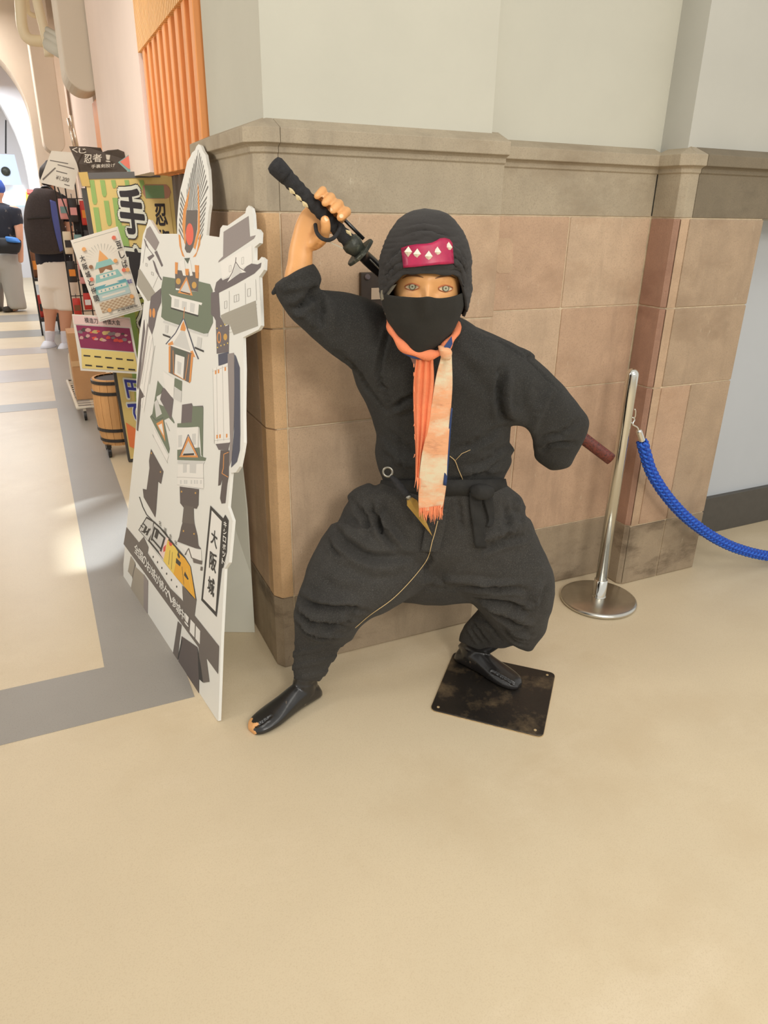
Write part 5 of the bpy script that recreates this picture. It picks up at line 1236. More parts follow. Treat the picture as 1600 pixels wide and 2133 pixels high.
# ================================================================== the shop in the corridor
def panel(name, corners, t, m, parent=None, **k):
    """flat board from four 3-D corners (tl, tr, br, bl) with thickness t away from the viewer"""
    c = [np.array(p, float) for p in corners]; n = np.cross(c[1]-c[0], c[3]-c[0]); n /= np.linalg.norm(n)
    if n @ (c[0]-CC) < 0: n = -n
    V = c + [p + n*t for p in c]
    return mk(name, V, [(0, 1, 2, 3), (7, 6, 5, 4), (0, 4, 5, 1), (1, 5, 6, 2), (2, 6, 7, 3), (3, 7, 4, 0)], m, parent, **k)
def flat(name, polys, Y, m, parent, off=.002, mats=None, fm=None, label=None):
    b = MB(); cols = []
    for i, (c, pts) in enumerate(polys):
        if c not in cols: cols.append(c)
        b.cur = cols.index(c); b.poly([at_y(x, y, Y - off - i*.00006) for x, y in pts])
    return b.build(name, None, parent, mats=cols, label=label)
def P2(name, rgb): return mat(name, rgb, 0.55)
YS = 4.41
sg = thing('signboard', 'tall green bamboo-patterned shop sign with large black brush characters behind the standee', 'sign', at_z(275, 962) * np.array((1, 1, 0)))
M_yel = P2('sign_straw', (222, 196, 124)); M_blkpost = mat('dark_grey_post', (70, 68, 66), 0.5)
tl, tr, br_, bl_ = at_y(176, 364, YS), at_y(374, 357, YS), at_y(452, 950, YS), at_y(272, 956, YS)
bl_[2] = max(bl_[2], .02); br_[2] = bl_[2]
panel('board', [tl, tr, br_, bl_], .03, M_yel, sg)
panel('frame_post', [at_y(170, 392, YS + .01), at_y(180, 392, YS + .01), at_y(281, 962, YS + .01), at_y(268, 962, YS + .01)], .04, M_blkpost, sg)
panel('frame_post', [at_y(372, 352, YS + .04), at_y(386, 352, YS + .04), at_y(470, 940, YS + .04), at_y(456, 940, YS + .04)], .04, M_blkpost, sg)
panel('frame_rail', [at_y(182, 360, YS - .004), at_y(332, 356, YS - .004), at_y(334, 369, YS - .004), at_y(184, 373, YS - .004)], .006, mat('dark_grey_rail', (100, 98, 96), 0.5), sg)
panel('corner_clip', [at_y(164, 359, YS - .006), at_y(182, 358, YS - .006), at_y(188, 388, YS - .006), at_y(172, 388, YS - .006)], .05, mat('yellow_clip', (206, 174, 100), 0.5), sg)
G1 = P2('bamboo_green', (150, 182, 104)); G2 = P2('bamboo_olive', (176, 184, 92))
it = [(G2, [(262, 560), (300, 540), (330, 700), (330, 960), (290, 960)])]
for x, y0, y1, w in ((186, 375, 426, 10), (208, 375, 410, 10), (231, 375, 392, 9), (259, 375, 400, 9), (290, 375, 396, 9), (194, 432, 500, 11), (216, 418, 470, 10), (206, 506, 640, 12), (234, 412, 560, 12), (225, 478, 600, 10), (250, 470, 640, 14), (247, 570, 800, 12), (262, 600, 900, 12)):
    sh = (y1 - y0)*0.13
    pts = [(x, y0), (x + w, y0), (x + w + sh, y1 - 6), (x + w*0.75 + sh, y1), (x + w*0.25 + sh, y1), (x + sh, y1 - 6)]
    it.append((G1, pts))
flat('bamboo_print', it, YS, None, sg)
S1, S2, S3 = P2('scroll_green', (120, 150, 106)), P2('scroll_rose', (178, 132, 108)), P2('scroll_paper', (226, 198, 130))
flat('scroll_print', [(S3, [(303, 410), (352, 410), (366, 520), (316, 520)]), (S2, [(297, 388), (303, 384), (346, 384), (352, 390), (356, 400), (352, 412), (346, 414), (304, 414), (298, 404)]), (S1, [(301, 386), (341, 386), (343, 413), (304, 413)])], YS, None, sg, .003)
M_bk = P2('brush_black', (52, 48, 50)); M_wh = P2('brush_white', (226, 226, 210))
def sign_text(ch, quad, m, off, bold, name='lettering', Y=YS, parent=sg):
    V0, F0 = text_mesh(ch, 1.0, 0.0); V2, F2 = spread_text(V0, F0, bold)
    return mk(name, lift(quad_warp(V2, [at_y(x, y, Y - off) for x, y in quad]), len(V0), (0, -1, 0)), F2, m, parent)
def grow(q, k):
    c = np.mean(q, 0); return [tuple(c + (np.array(p)-c)*k) for p in q]
for ch, q in (('手', [(243, 388), (295, 394), (306, 492), (254, 486)]), ('裏', [(258, 514), (308, 520), (322, 618), (270, 612)]), ('剣', [(284, 640), (330, 646), (344, 750), (296, 744)])):
    sign_text(ch, grow(q, 1.22), M_bk, .0045, .115); sign_text(ch, grow(q, 1.17), M_wh, .0052, .095); sign_text(ch, q, M_bk, .0060, .035)
for ch, q in (('忍', [(320, 424), (345, 424), (350, 470), (325, 470)]), ('術', [(327, 478), (352, 478), (357, 520), (332, 520)])): sign_text(ch, q, M_bk, .005, .03)
M_bl = P2('letter_blue', (58, 62, 150))
for ch, q in (('円', [(258, 790), (288, 793), (296, 832), (266, 829)]), ('で', [(264, 838), (292, 841), (300, 882), (272, 879)])):
    sign_text(ch, grow(q, 1.20), M_wh, .005, .10); sign_text(ch, q, M_bl, .006, .04)
flat('colour_print', [(P2('print_orange', (236, 130, 76)), [(262, 880), (292, 900), (292, 940), (270, 930)])], YS, None, sg, .003)
# barrel on castors
M_wood = mat('barrel_pine', (216, 162, 104), 0.6, var=0.12, vscale=6, stretch=(1, 1, 0.15)); M_hoop = mat('black_hoop', (46, 40, 36), 0.5)
bc = at_y(252, 920, 4.66); bc[2] = 0
br2 = thing('barrel', 'pale wooden barrel with black hoops on castors beside the green sign', 'barrel', bc)
z1 = at_y(252, 783, 4.66)[2]; RB = abs(at_y(252, 860, 4.66)[0] - at_y(206, 860, 4.66)[0])
prof = [(RB*0.84, .075), (RB*0.94, .16), (RB, .28), (RB*0.99, .38), (RB*0.95, z1 - .012), (RB*0.93, z1), (RB*0.82, z1), (RB*0.80, z1 - .02), (0.001, z1 - .02)]
# staves
ns = 16
for k in range(ns):
    a0, a1 = 2*math.pi*k/ns + .008, 2*math.pi*(k+1)/ns - .008; V = []; F = []
    for r, z in prof[:7]:
        for a in (a0, (a0+a1)/2, a1): V.append(bc + np.array((r*math.cos(a), r*math.sin(a), z)))
    m_ = len(V)//3
    for r, z in prof[:7]:
        for a in (a0, (a0+a1)/2, a1): V.append(bc + np.array((r*.86*math.cos(a), r*.86*math.sin(a), z)))
    for i in range(m_-1):
        for j in range(2): F.append((i*3+j, i*3+j+1, i*3+j+4, i*3+j+3))
        F.append((i*3, i*3+3, (m_+i+1)*3, (m_+i)*3)); F.append((i*3+2, (m_+i)*3+2, (m_+i+1)*3+2, i*3+5))
    mk('stave', V, F, M_wood, br2)
MB().lathe(bc, [(RB*.78, z1-.03), (RB*.78, z1-.02)], 24).build('lid', M_wood, br2)
for y in (797, 819, 896, 918):
    z = at_y(222, y, 4.66 - RB*.6)[2]; r = np.interp(z, [p[1] for p in prof[:6]], [p[0] for p in prof[:6]])
    MB().lathe(bc, [(r*1.00, z - .010), (r*1.02 + .003, z - .009), (r*1.02 + .003, z + .009), (r*1.00, z + .010)], 32).build('hoop', M_hoop, br2)
for dx, dy in ((-.08, -.08), (.08, -.08), (-.08, .08), (.08, .08)):
    MB().lathe(bc + np.array((dx - .012, dy, .032)), [(.020, 0), (.031, .003), (.031, .021), (.020, .024)], 16, (1, 0, 0)).build('castor', M_blk, br2)
    MB().box((bc[0]+dx-.014, bc[1]+dy-.014, .06), (bc[0]+dx+.014, bc[1]+dy+.014, .08)).build('castor_fork', M_blk, br2)
# pink poster in a white frame
YP = 4.28
pk = thing('poster_board', 'pink and yellow price poster in a white frame above the barrel', 'poster', at_y(230, 776, YP))
M_fr = mat('white_frame', (228, 222, 210), 0.5)
Q = [at_y(150, 655, YP), at_y(271, 662, YP), at_y(292, 779, YP), at_y(168, 772, YP)]
panel('frame', Q, .012, M_fr, pk)
Pk, Mg, Yl = P2('poster_pink', (232, 200, 194)), P2('poster_magenta', (142, 50, 86)), P2('poster_yellow', (232, 208, 130))
pc2 = [P2('photo_red', (214, 78, 66)), P2('photo_dark', (84, 68, 66)), P2('photo_tan', (196, 166, 108)), P2('photo_rose', (206, 160, 152)), P2('photo_grey', (132, 116, 116))]
it = [(Pk, [(152, 657), (269, 664), (273, 682), (155, 675)]), (Mg, [(158, 677), (270, 684), (279, 733), (168, 724)]), (Yl, [(169, 726), (280, 735), (288, 774), (171, 767)])]
rnd = random.Random(5)
for i in range(26):
    u, v = (i % 13 + rnd.random()*.7)/13.2, (i//13 + rnd.random()*.6)/2.0
    x, y = 162 + 106*u + 8*v, 685 + 27*v + 6.5*u; r = rnd.uniform(4, 8)
    it.append((rnd.choice(pc2), [(x + r*math.cos(a)*rnd.uniform(.6, 1.1), y + r*.7*math.sin(a)*rnd.uniform(.6, 1.0)) for a in np.linspace(0, 2*math.pi, 8)[:-1]]))
for rrow in range(2):
    for k in range(5): x, y = 174 + k*22.5 + rrow*3.5, 739 + rrow*20 + k*2.2; it.append((M_bk, [(x, y), (x + 14, y + 1.3), (x + 14, y + 4), (x, y + 3)]))
flat('print', it, YP, None, pk)
sign_text('模造刀　特価大会', [(175, 661), (249, 667), (251, 678), (177, 672)], M_bk, .0045, .006, parent=pk, Y=YP)
# white castle poster tilted in front
YC = 4.20
cp = thing('castle_poster', 'white framed poster of a teal castle, hung tilted in front of the green sign', 'poster', at_y(222, 660, YC))
C4 = [(147, 501), (245, 472), (297, 645), (207, 671)]
panel('frame', [at_y(x, y, YC) for x, y in C4], .012, M_fr, cp)
def cpx(u, v):                                      # u right, v down on the poster, 0..1
    p = [np.array(q, float) for q in C4]; q = (1-u)*(1-v)*p[0] + u*(1-v)*p[1] + u*v*p[2] + (1-u)*v*p[3]; return tuple(q)
T1, T2, T3, W1, Ch1, Ch2 = P2('poster_teal', (146, 192, 184)), P2('poster_teal_deep', (104, 166, 174)), P2('poster_mist', (186, 204, 200)), P2('poster_paper', (230, 222, 206)), P2('poster_check', (178, 150, 120)), P2('poster_check_pale', (208, 190, 162))
Or, Rd, Br = P2('poster_orange', (232, 170, 106)), P2('poster_red', (226, 118, 92)), P2('poster_brown', (150, 108, 76))
def rc(u0, v0, u1, v1): return [cpx(u0, v0), cpx(u1, v0), cpx(u1, v1), cpx(u0, v1)]
Gy = P2('poster_ray', (176, 174, 164)); it = [(W1, rc(.03, .02, .97, .98)), (Gy, rc(.04, .035, .96, .042)), (Gy, rc(.05, .955, .97, .96))]
for a in np.linspace(math.pi*0.98, math.pi*2.02, 17):
    it.append((Gy, [cpx(.5 + .20*math.cos(a), .32 + .10*math.sin(a)), cpx(.5 + .36*math.cos(a) - .006, .32 + .19*math.sin(a)), cpx(.5 + .36*math.cos(a) + .006, .32 + .19*math.sin(a))]))
it += [(Or, [cpx(.42, .30), cpx(.5, .20), cpx(.60, .30), cpx(.62, .33), cpx(.40, .33)]), (T1, [cpx(.36, .33), cpx(.66, .33), cpx(.72, .40), cpx(.28, .40)]), (Br, rc(.36, .40, .64, .46)), (T1, [cpx(.26, .47), cpx(.74, .47), cpx(.80, .56), cpx(.20, .56)]), (W1, rc(.33, .485, .68, .525)), (W1, [cpx(.40, .47), cpx(.50, .43), cpx(.62, .47)]),
       (W1, rc(.22, .56, .80, .60)), (T2, [cpx(.16, .60), cpx(.84, .60), cpx(.86, .635), cpx(.14, .635)]), (W1, [cpx(.36, .62), cpx(.52, .56), cpx(.70, .62)]), (T1, rc(.14, .635, .86, .70)), (W1, rc(.2, .645, .82, .68)), (T3, rc(.14, .70, .86, .775)), (W1, rc(.24, .725, .76, .745))]
for k in range(6): it.append((T2, rc(.25 + .09*k, .655, .28 + .09*k, .672)))
for k in range(3): it.append((T2, rc(.40 + .09*k, .495, .44 + .09*k, .517)))
for i in range(14):
    for j in range(6): it.append((Ch1 if (i + j) % 2 else Ch2, rc(.13 + i*.053, .79 + j*.020, .13 + (i+1)*.053, .79 + (j+1)*.020)))
for u, v, c in ((.86, .11, Rd), (.20, .14, Or), (.75, .37, Or), (.22, .36, Br), (.86, .50, Rd), (.94, .51, Or), (.15, .50, Rd), (.30, .90, Or), (.86, .82, Or)):
    it.append((c, [cpx(u + .045*math.cos(a), v + .024*math.sin(a)) for a in np.linspace(0, 2*math.pi, 11)[:-1]]))
flat('print', it, YC, None, cp)
def ctext(ch, u0, v0, u1, v1, m=M_bk, bold=.02): sign_text(ch, [cpx(u0, v0), cpx(u1, v0), cpx(u1, v1), cpx(u0, v1)], m, .009, bold, parent=cp, Y=YC)
for i, ch in enumerate('豆しば'): ctext(ch, .86, .16 + i*.115, .97, .25 + i*.115)
for i, ch in enumerate('大阪城と仲間'): ctext(ch, .055, .20 + i*.098, .16, .275 + i*.098)
ctext('限定', .86, .62, .96, .67, M_bl)
ctext('大阪城限定', .45, .925, .93, .948)
# handwritten white price card
YW = 5.2
pcard = thing('price_card', 'white handwritten price card on a stick above the backpack', 'card', at_y(120, 390, YW))
panel('card', [at_y(107, 314, YW), at_y(171, 319, YW), at_y(153, 396, YW), at_y(82, 380, YW)], .004, mat('card_white', (236, 230, 218), 0.7), pcard)
cg = P2('pen_grey', (120, 112, 106))
flat('print', [(cg, [(104, 333), (142, 340), (142, 342), (104, 335)]), (cg, [(120, 342), (155, 351), (155, 353), (120, 344)]), (cg, [(117, 355), (140, 361), (140, 363), (117, 357)]), (cg, [(88, 373), (114, 349), (117, 350), (90, 376)]), (cg, [(134, 383), (145, 386), (145, 388), (134, 385)])], YW, None, pcard, .001)
sign_text('¥1,200', [(118, 365), (145, 371), (142, 381), (115, 374)], cg, .003, .01, parent=pcard, Y=YW)
MB().tube([at_y(120, 390, YW + .01), at_y(150, 470, YW + .01)], .004, 8).build('stick', M_blk, pcard)
# dark shop banner and teal card on top of the sign
bn_ = thing('shop_banner', 'dark brown shop banner with white characters above the green sign', 'banner', at_y(230, 357, 4.72))
YB2 = 4.72
pts = [(144, 305), (178, 305), (210, 308), (214, 317), (224, 313), (246, 311), (258, 316), (272, 336), (278, 360), (166, 362), (160, 340)]
b = MB(); q = [at_y(x, y, YB2 + .02*math.sin(x*.15)) for x, y in pts]; n = len(q); b.add(q + [p + np.array((0, .008, 0)) for p in q], [tuple(range(n)), tuple(range(2*n-1, n-1, -1))] + [(i, n+i, n+(i+1) % n, (i+1) % n) for i in range(n)])
b.build('cloth', mat('banner_brown', (84, 74, 66), 0.8, var=0.2, vscale=12), bn_)
M_bw = P2('banner_white', (206, 198, 184))
for ch, q in (('く', [(150, 306), (162, 307), (162, 318), (150, 317)]), ('じ', [(164, 308), (180, 309), (180, 320), (164, 319)]), ('忍', [(175, 321), (192, 322), (192, 340), (175, 339)]), ('者', [(193, 320), (212, 321), (212, 338), (193, 337)]), ('！', [(220, 322), (230, 323), (230, 338), (220, 337)])):
    sign_text(ch, q, M_bw, .03, .02, parent=bn_, Y=YB2)
sign_text('手裏剣投げ', [(190, 343), (240, 340), (240, 348), (190, 351)], M_bw, .03, .01, parent=bn_, Y=YB2)
tc = thing('teal_card', 'teal and coral card leaning diagonally on top of the green sign', 'card', at_y(290, 357, 4.56))
YT = 4.56
panel('card', [at_y(246, 338, YT), at_y(288, 308, YT), at_y(341, 358, YT), at_y(299, 388, YT)], .005, P2('card_teal', (128, 168, 166)), tc)
flat('print', [(P2('card_coral', (222, 126, 108)), [(250, 337), (268, 324), (292, 346), (268, 352)]), (W1, [(284, 316), (292, 311), (302, 322), (296, 328), (287, 324)]), (W1, [(276, 344), (308, 324), (310, 327), (278, 347)]), (W1, [(281, 349), (313, 329), (315, 332), (283, 352)]), (W1, [(286, 354), (320, 335), (322, 338), (288, 357)])], YT, None, tc, .001)
# white wire cart
cart = thing('wire_cart', 'low white wire cart on castors left of the barrel', 'cart', (0.24, 5.9, 0))
M_ww = mat('white_coated_wire', (224, 214, 196), 0.5)
a0, a1, a2, a3 = (0.155, 5.50, .10), (0.40, 5.50, .10), (0.40, 6.46, .10), (0.135, 6.46, .10)
MB().tube([a0, a1, a2, a3], .012, 8, closed=True).build('frame', M_ww, cart, smooth=True)
for k in range(14):
    t = (k + .5)/14; y = 5.50 + .96*t; MB().tube([(0.155 - .02*t, y, .10), (0.40, y, .10)], .004, 6).build('wire', M_ww, cart)
MB().tube(spline([(0.30, 5.51, .10), (0.30, 5.51, .20), (0.34, 5.51, .25), (0.42, 5.51, .26)], 5), .011, 8).build('handle', M_ww, cart, smooth=True)
MB().tube(spline([(0.175, 6.3, .10), (0.175, 6.3, .30), (0.20, 6.3, .36), (0.34, 6.3, .37)], 5), .012, 8).build('handle', M_ww, cart, smooth=True)
for x, y in ((0.20, 5.53), (0.38, 5.53), (0.16, 6.43), (0.38, 6.43)):
    MB().lathe((x - .012, y, .036), [(.02, 0), (.035, .003), (.035, .021), (.02, .024)], 16, (1, 0, 0)).build('castor', M_blk, cart)
    MB().box((x - .010, y - .010, .055), (x + .010, y + .010, .10)).build('castor_fork', M_ww, cart)
# cardboard box standing on the cart
cb = at_y(163, 785, 5.75); 
bx = thing('cardboard_box', 'tall plain cardboard box on the white wire cart', 'box', (0.27, 5.80, .113))
M_card = mat('cardboard', (196, 150, 106), 0.8, var=0.05, vscale=10)
bevel(MB().box((0.165, 5.70, .113), (0.39, 5.95, .60)).build('carton', M_card, bx), .003)
MB().box((0.165, 5.697, .36), (0.39, 5.702, .40)).build('tape', mat('parcel_tape', (214, 176, 132), 0.4), bx)
# wire display rack with hanging goods
rack = thing('wire_rack', 'black wire display rack hung with small goods behind the castle poster', 'rack', (0.40, 6.75, 0))
YK = 6.75
M_wire = mat('black_wire', (40, 38, 38), 0.5)
XA, XB = at_y(133, 520, YK)[0], at_y(196, 520, YK)[0]
rack.location.x = (XA + XB)/2
for x in np.linspace(XA, XB, 4):
    MB().tube([(x, YK, .02), (x, YK, 1.62)], .006, 6).build('upright', M_wire, rack)
for z in np.arange(.12, 1.62, .125):
    MB().tube([(XA, YK, z), (XB, YK, z)], .004, 6).build('rail', M_wire, rack)
for x in (XA, XB): MB().tube([(x, YK - .22, .012), (x, YK + .22, .012)], .011, 8).build('foot', M_wire, rack)
MB().box((XA + .10, YK + .012, .75), (XB, YK + .020, 1.45)).build('backboard', mat('black_backboard', (40, 38, 40), 0.7), rack)
rnd = random.Random(11)
gm = [P2('goods_' + n_, c) for n_, c in (('cream', (226, 214, 190)), ('red', (196, 60, 52)), ('teal', (120, 158, 160)), ('dark', (52, 50, 52)), ('brown', (128, 84, 56)), ('white', (232, 232, 236)), ('orange', (226, 142, 56)), ('pink', (224, 160, 160)))]
gn = ['cream', 'red', 'teal', 'dark', 'brown', 'white', 'orange', 'pink']
def packet(name, c, w, h, d, m, label, group, m2=None):
    t = thing(name, label, 'packet', c, group)
    x, y, z = c
    b = MB(); n = 8; V = []; F = []
    prof = [(0, 0.15), (.06, .5), (.25, .95), (.5, 1.0), (.75, .95), (.94, .5), (1, .15)]
    for s, k in prof:
        for j in range(12):
            a = 2*math.pi*j/12; V.append((x + w/2*math.cos(a)*(.9 + .1*k), y + d/2*k*math.sin(a), z + h*s))
    for i in range(len(prof)-1):
        for j in range(12): F.append((i*12+j, i*12+(j+1) % 12, (i+1)*12+(j+1) % 12, (i+1)*12+j))
    F.append(tuple(range(11, -1, -1))); F.append(tuple((len(prof)-1)*12+j for j in range(12)))
    mk('pouch', V, F, m, t, smooth=True)
    if m2: MB().box((x - w*.36, y - d*.56, z + h*.30), (x + w*.36, y - d*.40, z + h*.62)).build('label_strip', m2, t)
    MB().tube([(x, y, z + h), (x, y + d*.1, z + h + .03), (x, y + .04, z + h + .035)], .003, 6).build('hook', M_wire, t)
    return t
place = ['top row', 'second row', 'third row', 'fourth row', 'bottom row']
for r in range(5):
    for k in range(3):
        i = rnd.randrange(8); j = (i + 3 + k) % 8
        x = XA + .035 + k*(XB - XA - .07)/2 + rnd.uniform(-.008, .008); z = 1.32 - r*.235 + rnd.uniform(-.03, .03)
        packet('goods_packet', (x, YK - .05, z), .062 + rnd.uniform(0, .01), .15 + rnd.uniform(-.03, .04), .045, gm[i], '%s packet with %s band, %s of the black rack, %s' % (gn[i], gn[j], place[r], ('leftmost', 'middle', 'rightmost')[k]), 'goods on the black wire rack', gm[j])
# a second stand of goods further along, beside the customers
st2 = thing('goods_stand', 'dark low stand heaped with souvenirs between the two customers', 'stand', (0.10, 9.75, 0))
MB().box((0.0, 9.6, .16), (0.22, 10.0, .20)).build('shelf', M_wire, st2); MB().box((0.0, 9.6, .62), (0.22, 10.0, .65)).build('shelf', M_wire, st2)
for x, y in ((0.01, 9.61), (0.21, 9.61), (0.01, 9.99), (0.21, 9.99)): MB().tube([(x, y, .0), (x, y, 1.2)], .010, 8).build('upright', M_wire, st2)
for r, (z0, zn) in enumerate(((.202, 'lower'), (.652, 'upper'))):
    for k in range(3):
        i = (r*3 + k*2 + 1) % 8
        packet('souvenir_bag', (0.05 + k*.065, 9.66, z0), .062, .26 + .05*((k + r) % 3), .06, gm[i], '%s souvenir bag on the %s shelf of the dark stand, %s from the left' % (gn[i], zn, ('first', 'second', 'third')[k]), 'souvenirs on the dark stand', gm[(i + 2) % 8])
# bright metal rods standing above the price card
rd = thing('metal_rods', 'pair of bright metal rods standing behind the dark shop banner', 'rods', at_y(156, 330, 5.4))
for (xa, ya), (xb, yb) in (((141, 246), (160, 330)), ((147, 240), (166, 325))): MB().tube([at_y(xa, ya, 5.4), at_y(xb, yb, 5.4)], .009, 10).build('rod', mat('bright_metal_rod', (230, 214, 196), 0.2, metal=0.9), rd, smooth=True)
# far end: pale hanging sign with a round dark camera, lit displays, red awning
fs = thing('hanging_panel', 'pale blue hanging panel with a dark round speaker at the far end', 'panel', at_y(15, 385, 14.2))
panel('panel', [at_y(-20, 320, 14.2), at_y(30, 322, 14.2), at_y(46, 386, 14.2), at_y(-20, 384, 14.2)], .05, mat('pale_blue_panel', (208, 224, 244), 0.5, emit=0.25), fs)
MB().lathe(at_y(12, 357, 14.19), [(.07, 0), (.06, .02), (.03, .03)], 20, (0, -1, 0)).build('speaker', M_iron, fs, smooth=True)
MB().tube([at_y(12, 320, 14.22), at_y(12, 250, 14.22)], .012, 8).build('hanger', M_wire, fs)
for i, (q, c, lab) in enumerate((([(2, 402), (20, 402), (20, 424), (4, 422)], (240, 252, 255), 'white lit display nearest the blue cap'), ([(22, 396), (52, 396), (52, 428), (24, 428)], (180, 236, 250), 'cyan lit display under the pale panel'), ([(30, 386), (47, 386), (48, 394), (32, 394)], (255, 255, 255), 'small white lit strip under the pale panel'), ([(54, 400), (58, 398), (59, 424), (55, 426)], (255, 180, 70), 'orange lit strip beside the cyan display'))):
    t = thing('lit_display', lab + ' at the far end', 'display', at_y(*q[3], 17.59), 'lit displays at the far end'); panel('screen', [at_y(x, y, 17.57) for x, y in q], .03, mat('lit_%d' % i, c, 0.5, emit=2.2), t)
aw = thing('red_awning', 'small red awning at the far end behind the backpack', 'awning', at_y(66, 402, 12.5)); panel('canopy', [at_y(56, 394, 12.5), at_y(84, 396, 12.3), at_y(84, 404, 12.0), at_y(56, 402, 12.0)], .02, P2('awning_red', (232, 74, 66)), aw)
# ================================================================== two customers seen from behind
M_skin2 = mat('customer_skin', (214, 160, 132), 0.55)
def person_depth(px, py): p = at_z(px, py); return p, p @ FH
# --- person with the backpack
g0, DA = person_depth(112, 722)
pa = thing('person', 'standing person seen from behind in navy shirt, white shorts and white socks, wearing a backpack', 'person', g0)
bd_ = MB()
ploft(bd_, [((92, 345), (112, 345), DA, .07), ((86, 360), (116, 360), DA, .09), ((88, 378), (113, 378), DA, .08), ((94, 390), (110, 391), DA, .055), ((94, 400), (112, 400), DA, .06)], cap=.6)
ploft(bd_, [((94, 396), (114, 397), DA, .07), ((72, 412), (140, 416), DA, .10), ((72, 460), (142, 462), DA, .12), ((78, 520), (146, 520), DA, .12), ((80, 560), (152, 560), DA, .13), ((84, 590), (150, 590), DA, .12)])
ploft(bd_, [((84, 580), (120, 580), DA, .10), ((90, 640), (120, 640), DA, .075), ((93, 660), (116, 660), DA, .06), ((95, 690), (113, 690), DA - .0, .045), ((97, 712), (112, 712), DA, .045), ((96, 724), (114, 724), DA - .02, .06)])
ploft(bd_, [((112, 580), (152, 582), DA, .10), ((122, 642), (152, 642), DA, .075), ((124, 664), (149, 664), DA, .06), ((127, 692), (145, 692), DA, .045), ((128, 714), (143, 714), DA, .045), ((126, 727), (144, 727), DA - .02, .06)])
ploft(bd_, [((126, 412), (144, 420), DA, .06), ((132, 450), (150, 452), DA - .02, .055), ((137, 490), (152, 488), DA - .08, .045), ((143, 520), (156, 515), DA - .25, .04)])
Va, Fa = remesh(bd_, .012, 3); Va[:, 2] = np.maximum(Va[:, 2], .012)
ua, _ = project(Va); fa = np.array([np.mean(ua[list(f)], 0) for f in Fa])
mk('body', Va, Fa, M_skin2, pa, smooth=True)
def cloth(spec_list, vox, name, m, parent, fold=.006, sc=9, min_z=None):
    b = MB()
    for sp in spec_list: ploft(b, sp, cap=.15)
    V, F = remesh(b, vox, 3); V = ripple(V, F, fold, sc)
    if min_z is not None: V[:, 2] = np.maximum(V[:, 2], min_z)
    return mk(name, V, F, m, parent, smooth=True)
cloth([[((90, 398), (116, 399), DA, .09), ((68, 412), (142, 416), DA, .125), ((68, 460), (144, 462), DA, .14), ((74, 520), (148, 520), DA, .14), ((78, 552), (150, 552), DA, .15)], [((128, 410), (146, 418), DA, .08), ((132, 440), (156, 438), DA, .075), ((136, 462), (158, 456), DA - .03, .07)]], .014, 'shirt', mat('navy_shirt', (38, 38, 48), 0.9), pa)
cloth([[((79, 545), (151, 545), DA, .15), ((81, 570), (154, 570), DA, .155), ((84, 600), (158, 600), DA, .15)], [((82, 580), (122, 580), DA, .13), ((86, 610), (122, 612), DA, .12), ((91, 642), (122, 644), DA, .115)], [((112, 580), (156, 580), DA, .13), ((117, 612), (158, 612), DA, .12), ((121, 645), (160, 645), DA, .115)]], .014, 'shorts', mat('white_shorts', (242, 234, 224), 0.9), pa)
M_sock = mat('white_socks', (226, 224, 232), 0.9); M_shoe = mat('white_trainers', (214, 220, 232), 0.6)
for xa, xb in ((94.5, 113.5), (126.5, 146)):
    cloth([[((xa, 690), (xb, 690), DA, .055), ((xa + 2, 712), (xb - 1.5, 712), DA, .05), ((xa + 2, 718), (xb - 1.5, 718), DA, .052)]], .008, 'sock', M_sock, pa, .002)
for xa, xb, y in ((89, 114, 0), (124, 147, 4)):
    cloth([[((xa + 3, 711 + y), (xb - 1, 711 + y), DA, .06), ((xa, 721 + y), (xb + 1, 721 + y), DA - .02, .12), ((xa, 728 + y), (xb + 2, 728 + y), DA - .02, .135)]], .008, 'shoe', M_shoe, pa, .002, min_z=.002)
hr_ = MB(); ploft(hr_, [((95, 338), (109, 338), DA + .0, .06), ((86, 350), (116, 350), DA, .105), ((84, 366), (117, 366), DA - .01, .105), ((88, 380), (113, 380), DA - .03, .08)], cap=.5)
hr_.build('hair', mat('black_hair', (40, 34, 32), 0.6), pa, smooth=True)
# --- the backpack
DB = DA - .20
bp = thing('backpack', 'large charcoal backpack with blue side panel worn by the person in white shorts', 'backpack', at_d(95, 520, DB))
b = MB(); ploft(b, [((76, 394), (116, 398), DB, .06), ((62, 408), (122, 410), DB, .09), ((54, 440), (126, 440), DB, .11), ((54, 470), (130, 470), DB, .12), ((60, 505), (134, 505), DB, .12), ((66, 524), (132, 524), DB, .09)], cap=.2, e=3.2)
V, F = remesh(b, .012, 3); mk('pack', V, F, mat('charcoal_pack', (62, 54, 54), 0.85, var=0.15, vscale=60), bp, smooth=True)
SBK = Surf([(V, F)])
b = MB(); L_, R_ = [(104, 416), (108, 450), (114, 480), (121, 508), (125, 524)], [(116, 420), (122, 450), (128, 480), (134, 505), (133, 520)]
def dk(x, y): q = SBK.depth(x, y); return (q if q is not None else DB) - .008
strip(b, [at_d(x, y, dk(x, y)) for x, y in L_], [at_d(x, y, dk(x - 2, y)) for x, y in R_], 4); solid(b.build('side_panel', mat('blue_panel', (84, 96, 168), 0.7), bp, smooth=True), .008)
MB().tube([at_d(x, y, dk(x, y)) for x, y in ((56, 456), (80, 454), (104, 453))], .006, 8).build('zip', M_blk, bp)
MB().tube(spline([at_d(84, 398, DB), at_d(90, 390, DB), at_d(102, 390, DB), at_d(110, 398, DB)], 5), .014, 8).build('handle', M_blk, bp, smooth=True)
cloth([[((68, 402), (118, 404), DB + .02, .08), ((72, 394), (112, 398), DB + .02, .07)]], .012, 'top_flap', mat('violet_grey_flap', (78, 70, 84), 0.85), bp, .008, 14)
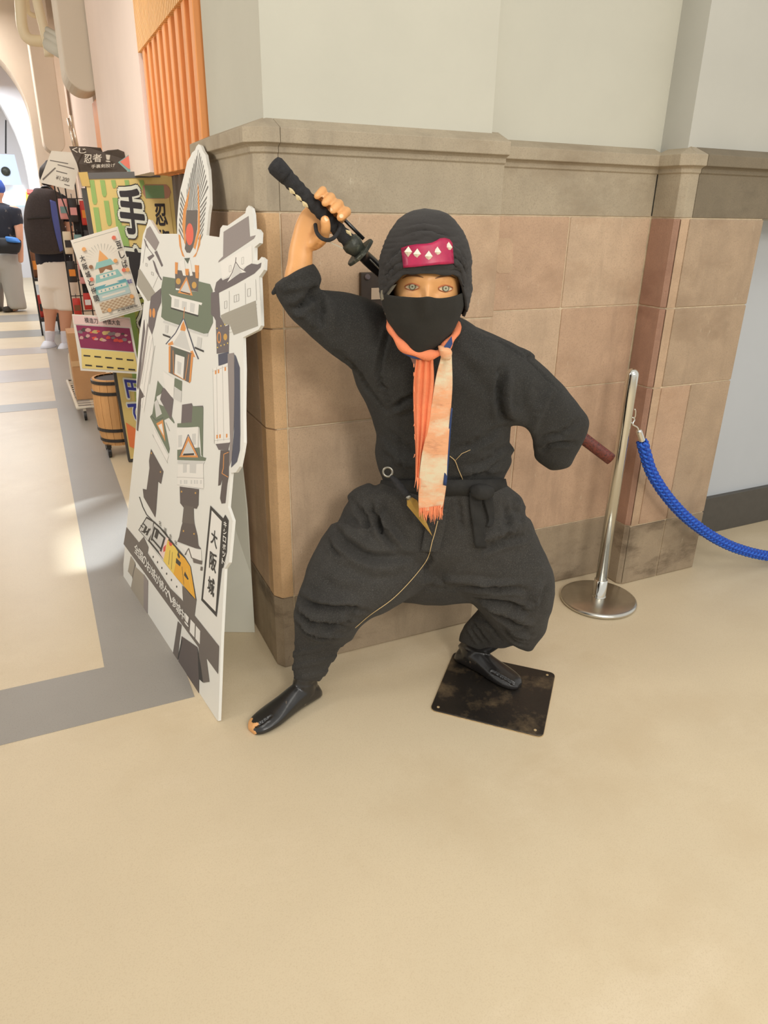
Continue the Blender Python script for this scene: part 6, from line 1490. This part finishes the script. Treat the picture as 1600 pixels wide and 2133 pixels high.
# --- person at the left edge
g1, DC = person_depth(12, 648)
pb = thing('person', 'person at the left edge in dark printed shirt, wide grey trousers and blue cap', 'person', g1)
b = MB()
ploft(b, [((-20, 392), (4, 392), DC, .10), ((-22, 404), (6, 404), DC, .12), ((-18, 416), (2, 416), DC, .09), ((-14, 428), (4, 428), DC, .08)], cap=.6)
ploft(b, [((-14, 424), (4, 424), DC, .09), ((-44, 436), (30, 436), DC, .14), ((-42, 480), (30, 480), DC, .16), ((-36, 530), (32, 530), DC, .16), ((-34, 560), (34, 560), DC, .16)])
ploft(b, [((20, 432), (40, 436), DC, .08), ((28, 460), (46, 462), DC, .07), ((34, 490), (47, 490), DC - .05, .06), ((38, 528), (48, 528), DC - .08, .05), ((39, 545), (48, 545), DC - .1, .045)])
ploft(b, [((-30, 540), (4, 540), DC, .14), ((-24, 600), (4, 600), DC, .10), ((-18, 638), (0, 638), DC, .07), ((-16, 648), (2, 648), DC, .10)])
ploft(b, [((0, 540), (38, 540), DC, .14), ((10, 600), (36, 600), DC, .10), ((16, 634), (34, 634), DC, .07), ((16, 646), (36, 646), DC, .10)])
V, F = remesh(b, .016, 3); V[:, 2] = np.maximum(V[:, 2], .01); mk('body', V, F, M_skin2, pb, smooth=True)
cloth([[((-16, 424), (8, 424), DC, .11), ((-46, 436), (32, 436), DC, .17), ((-46, 480), (33, 480), DC, .19), ((-40, 536), (36, 536), DC, .19)], [((18, 430), (42, 436), DC, .10), ((24, 455), (47, 456), DC, .09), ((28, 470), (47, 468), DC, .085)]], .018, 'shirt', mat('dark_printed_shirt', (46, 50, 62), 0.9, rgb2=(150, 140, 132), vscale=7, lo=.34, hi=.42), pb)
cloth([[((-38, 530), (38, 530), DC, .20), ((-36, 560), (42, 560), DC, .20)], [((-36, 550), (2, 550), DC, .17), ((-32, 600), (4, 600), DC, .16), ((-26, 642), (4, 642), DC, .15)], [((-2, 550), (42, 550), DC, .17), ((10, 600), (46, 600), DC, .16), ((22, 642), (52, 642), DC, .15)]], .018, 'trousers', mat('pale_grey_trousers', (176, 174, 170), 0.9), pb, .012, 5)
for xa, xb in ((-24, 2), (10, 28)): cloth([[((xa, 640), (xb, 640), DC - .06, .12), ((xa, 648), (xb, 648), DC - .06, .14)]], .012, 'shoe', mat('dark_shoe', (56, 52, 48), 0.6), pb, .002, min_z=.002)
cap_ = MB(); ploft(cap_, [((-20, 380), (3, 380), DC, .10), ((-24, 390), (8, 390), DC, .125), ((-24, 398), (8, 398), DC, .125)], cap=.5); cap_.build('cap', mat('blue_cap', (48, 84, 170), 0.8), pb, smooth=True)
wb = thing('waist_bag', 'bright blue and black waist bag worn by the person at the left edge', 'bag', at_d(22, 525, DC - .26))
cloth([[((-6, 496), (44, 500), DC - .22, .07), ((-8, 512), (44, 512), DC - .24, .09), ((-6, 526), (40, 526), DC - .24, .07)]], .014, 'pouch', mat('black_bag', (34, 34, 38), 0.7), wb, .003)
cloth([[((10, 493), (36, 496), DC - .28, .05), ((14, 503), (44, 505), DC - .30, .05)]], .012, 'flap', mat('bright_blue_flap', (58, 122, 200), 0.6), wb, .002)
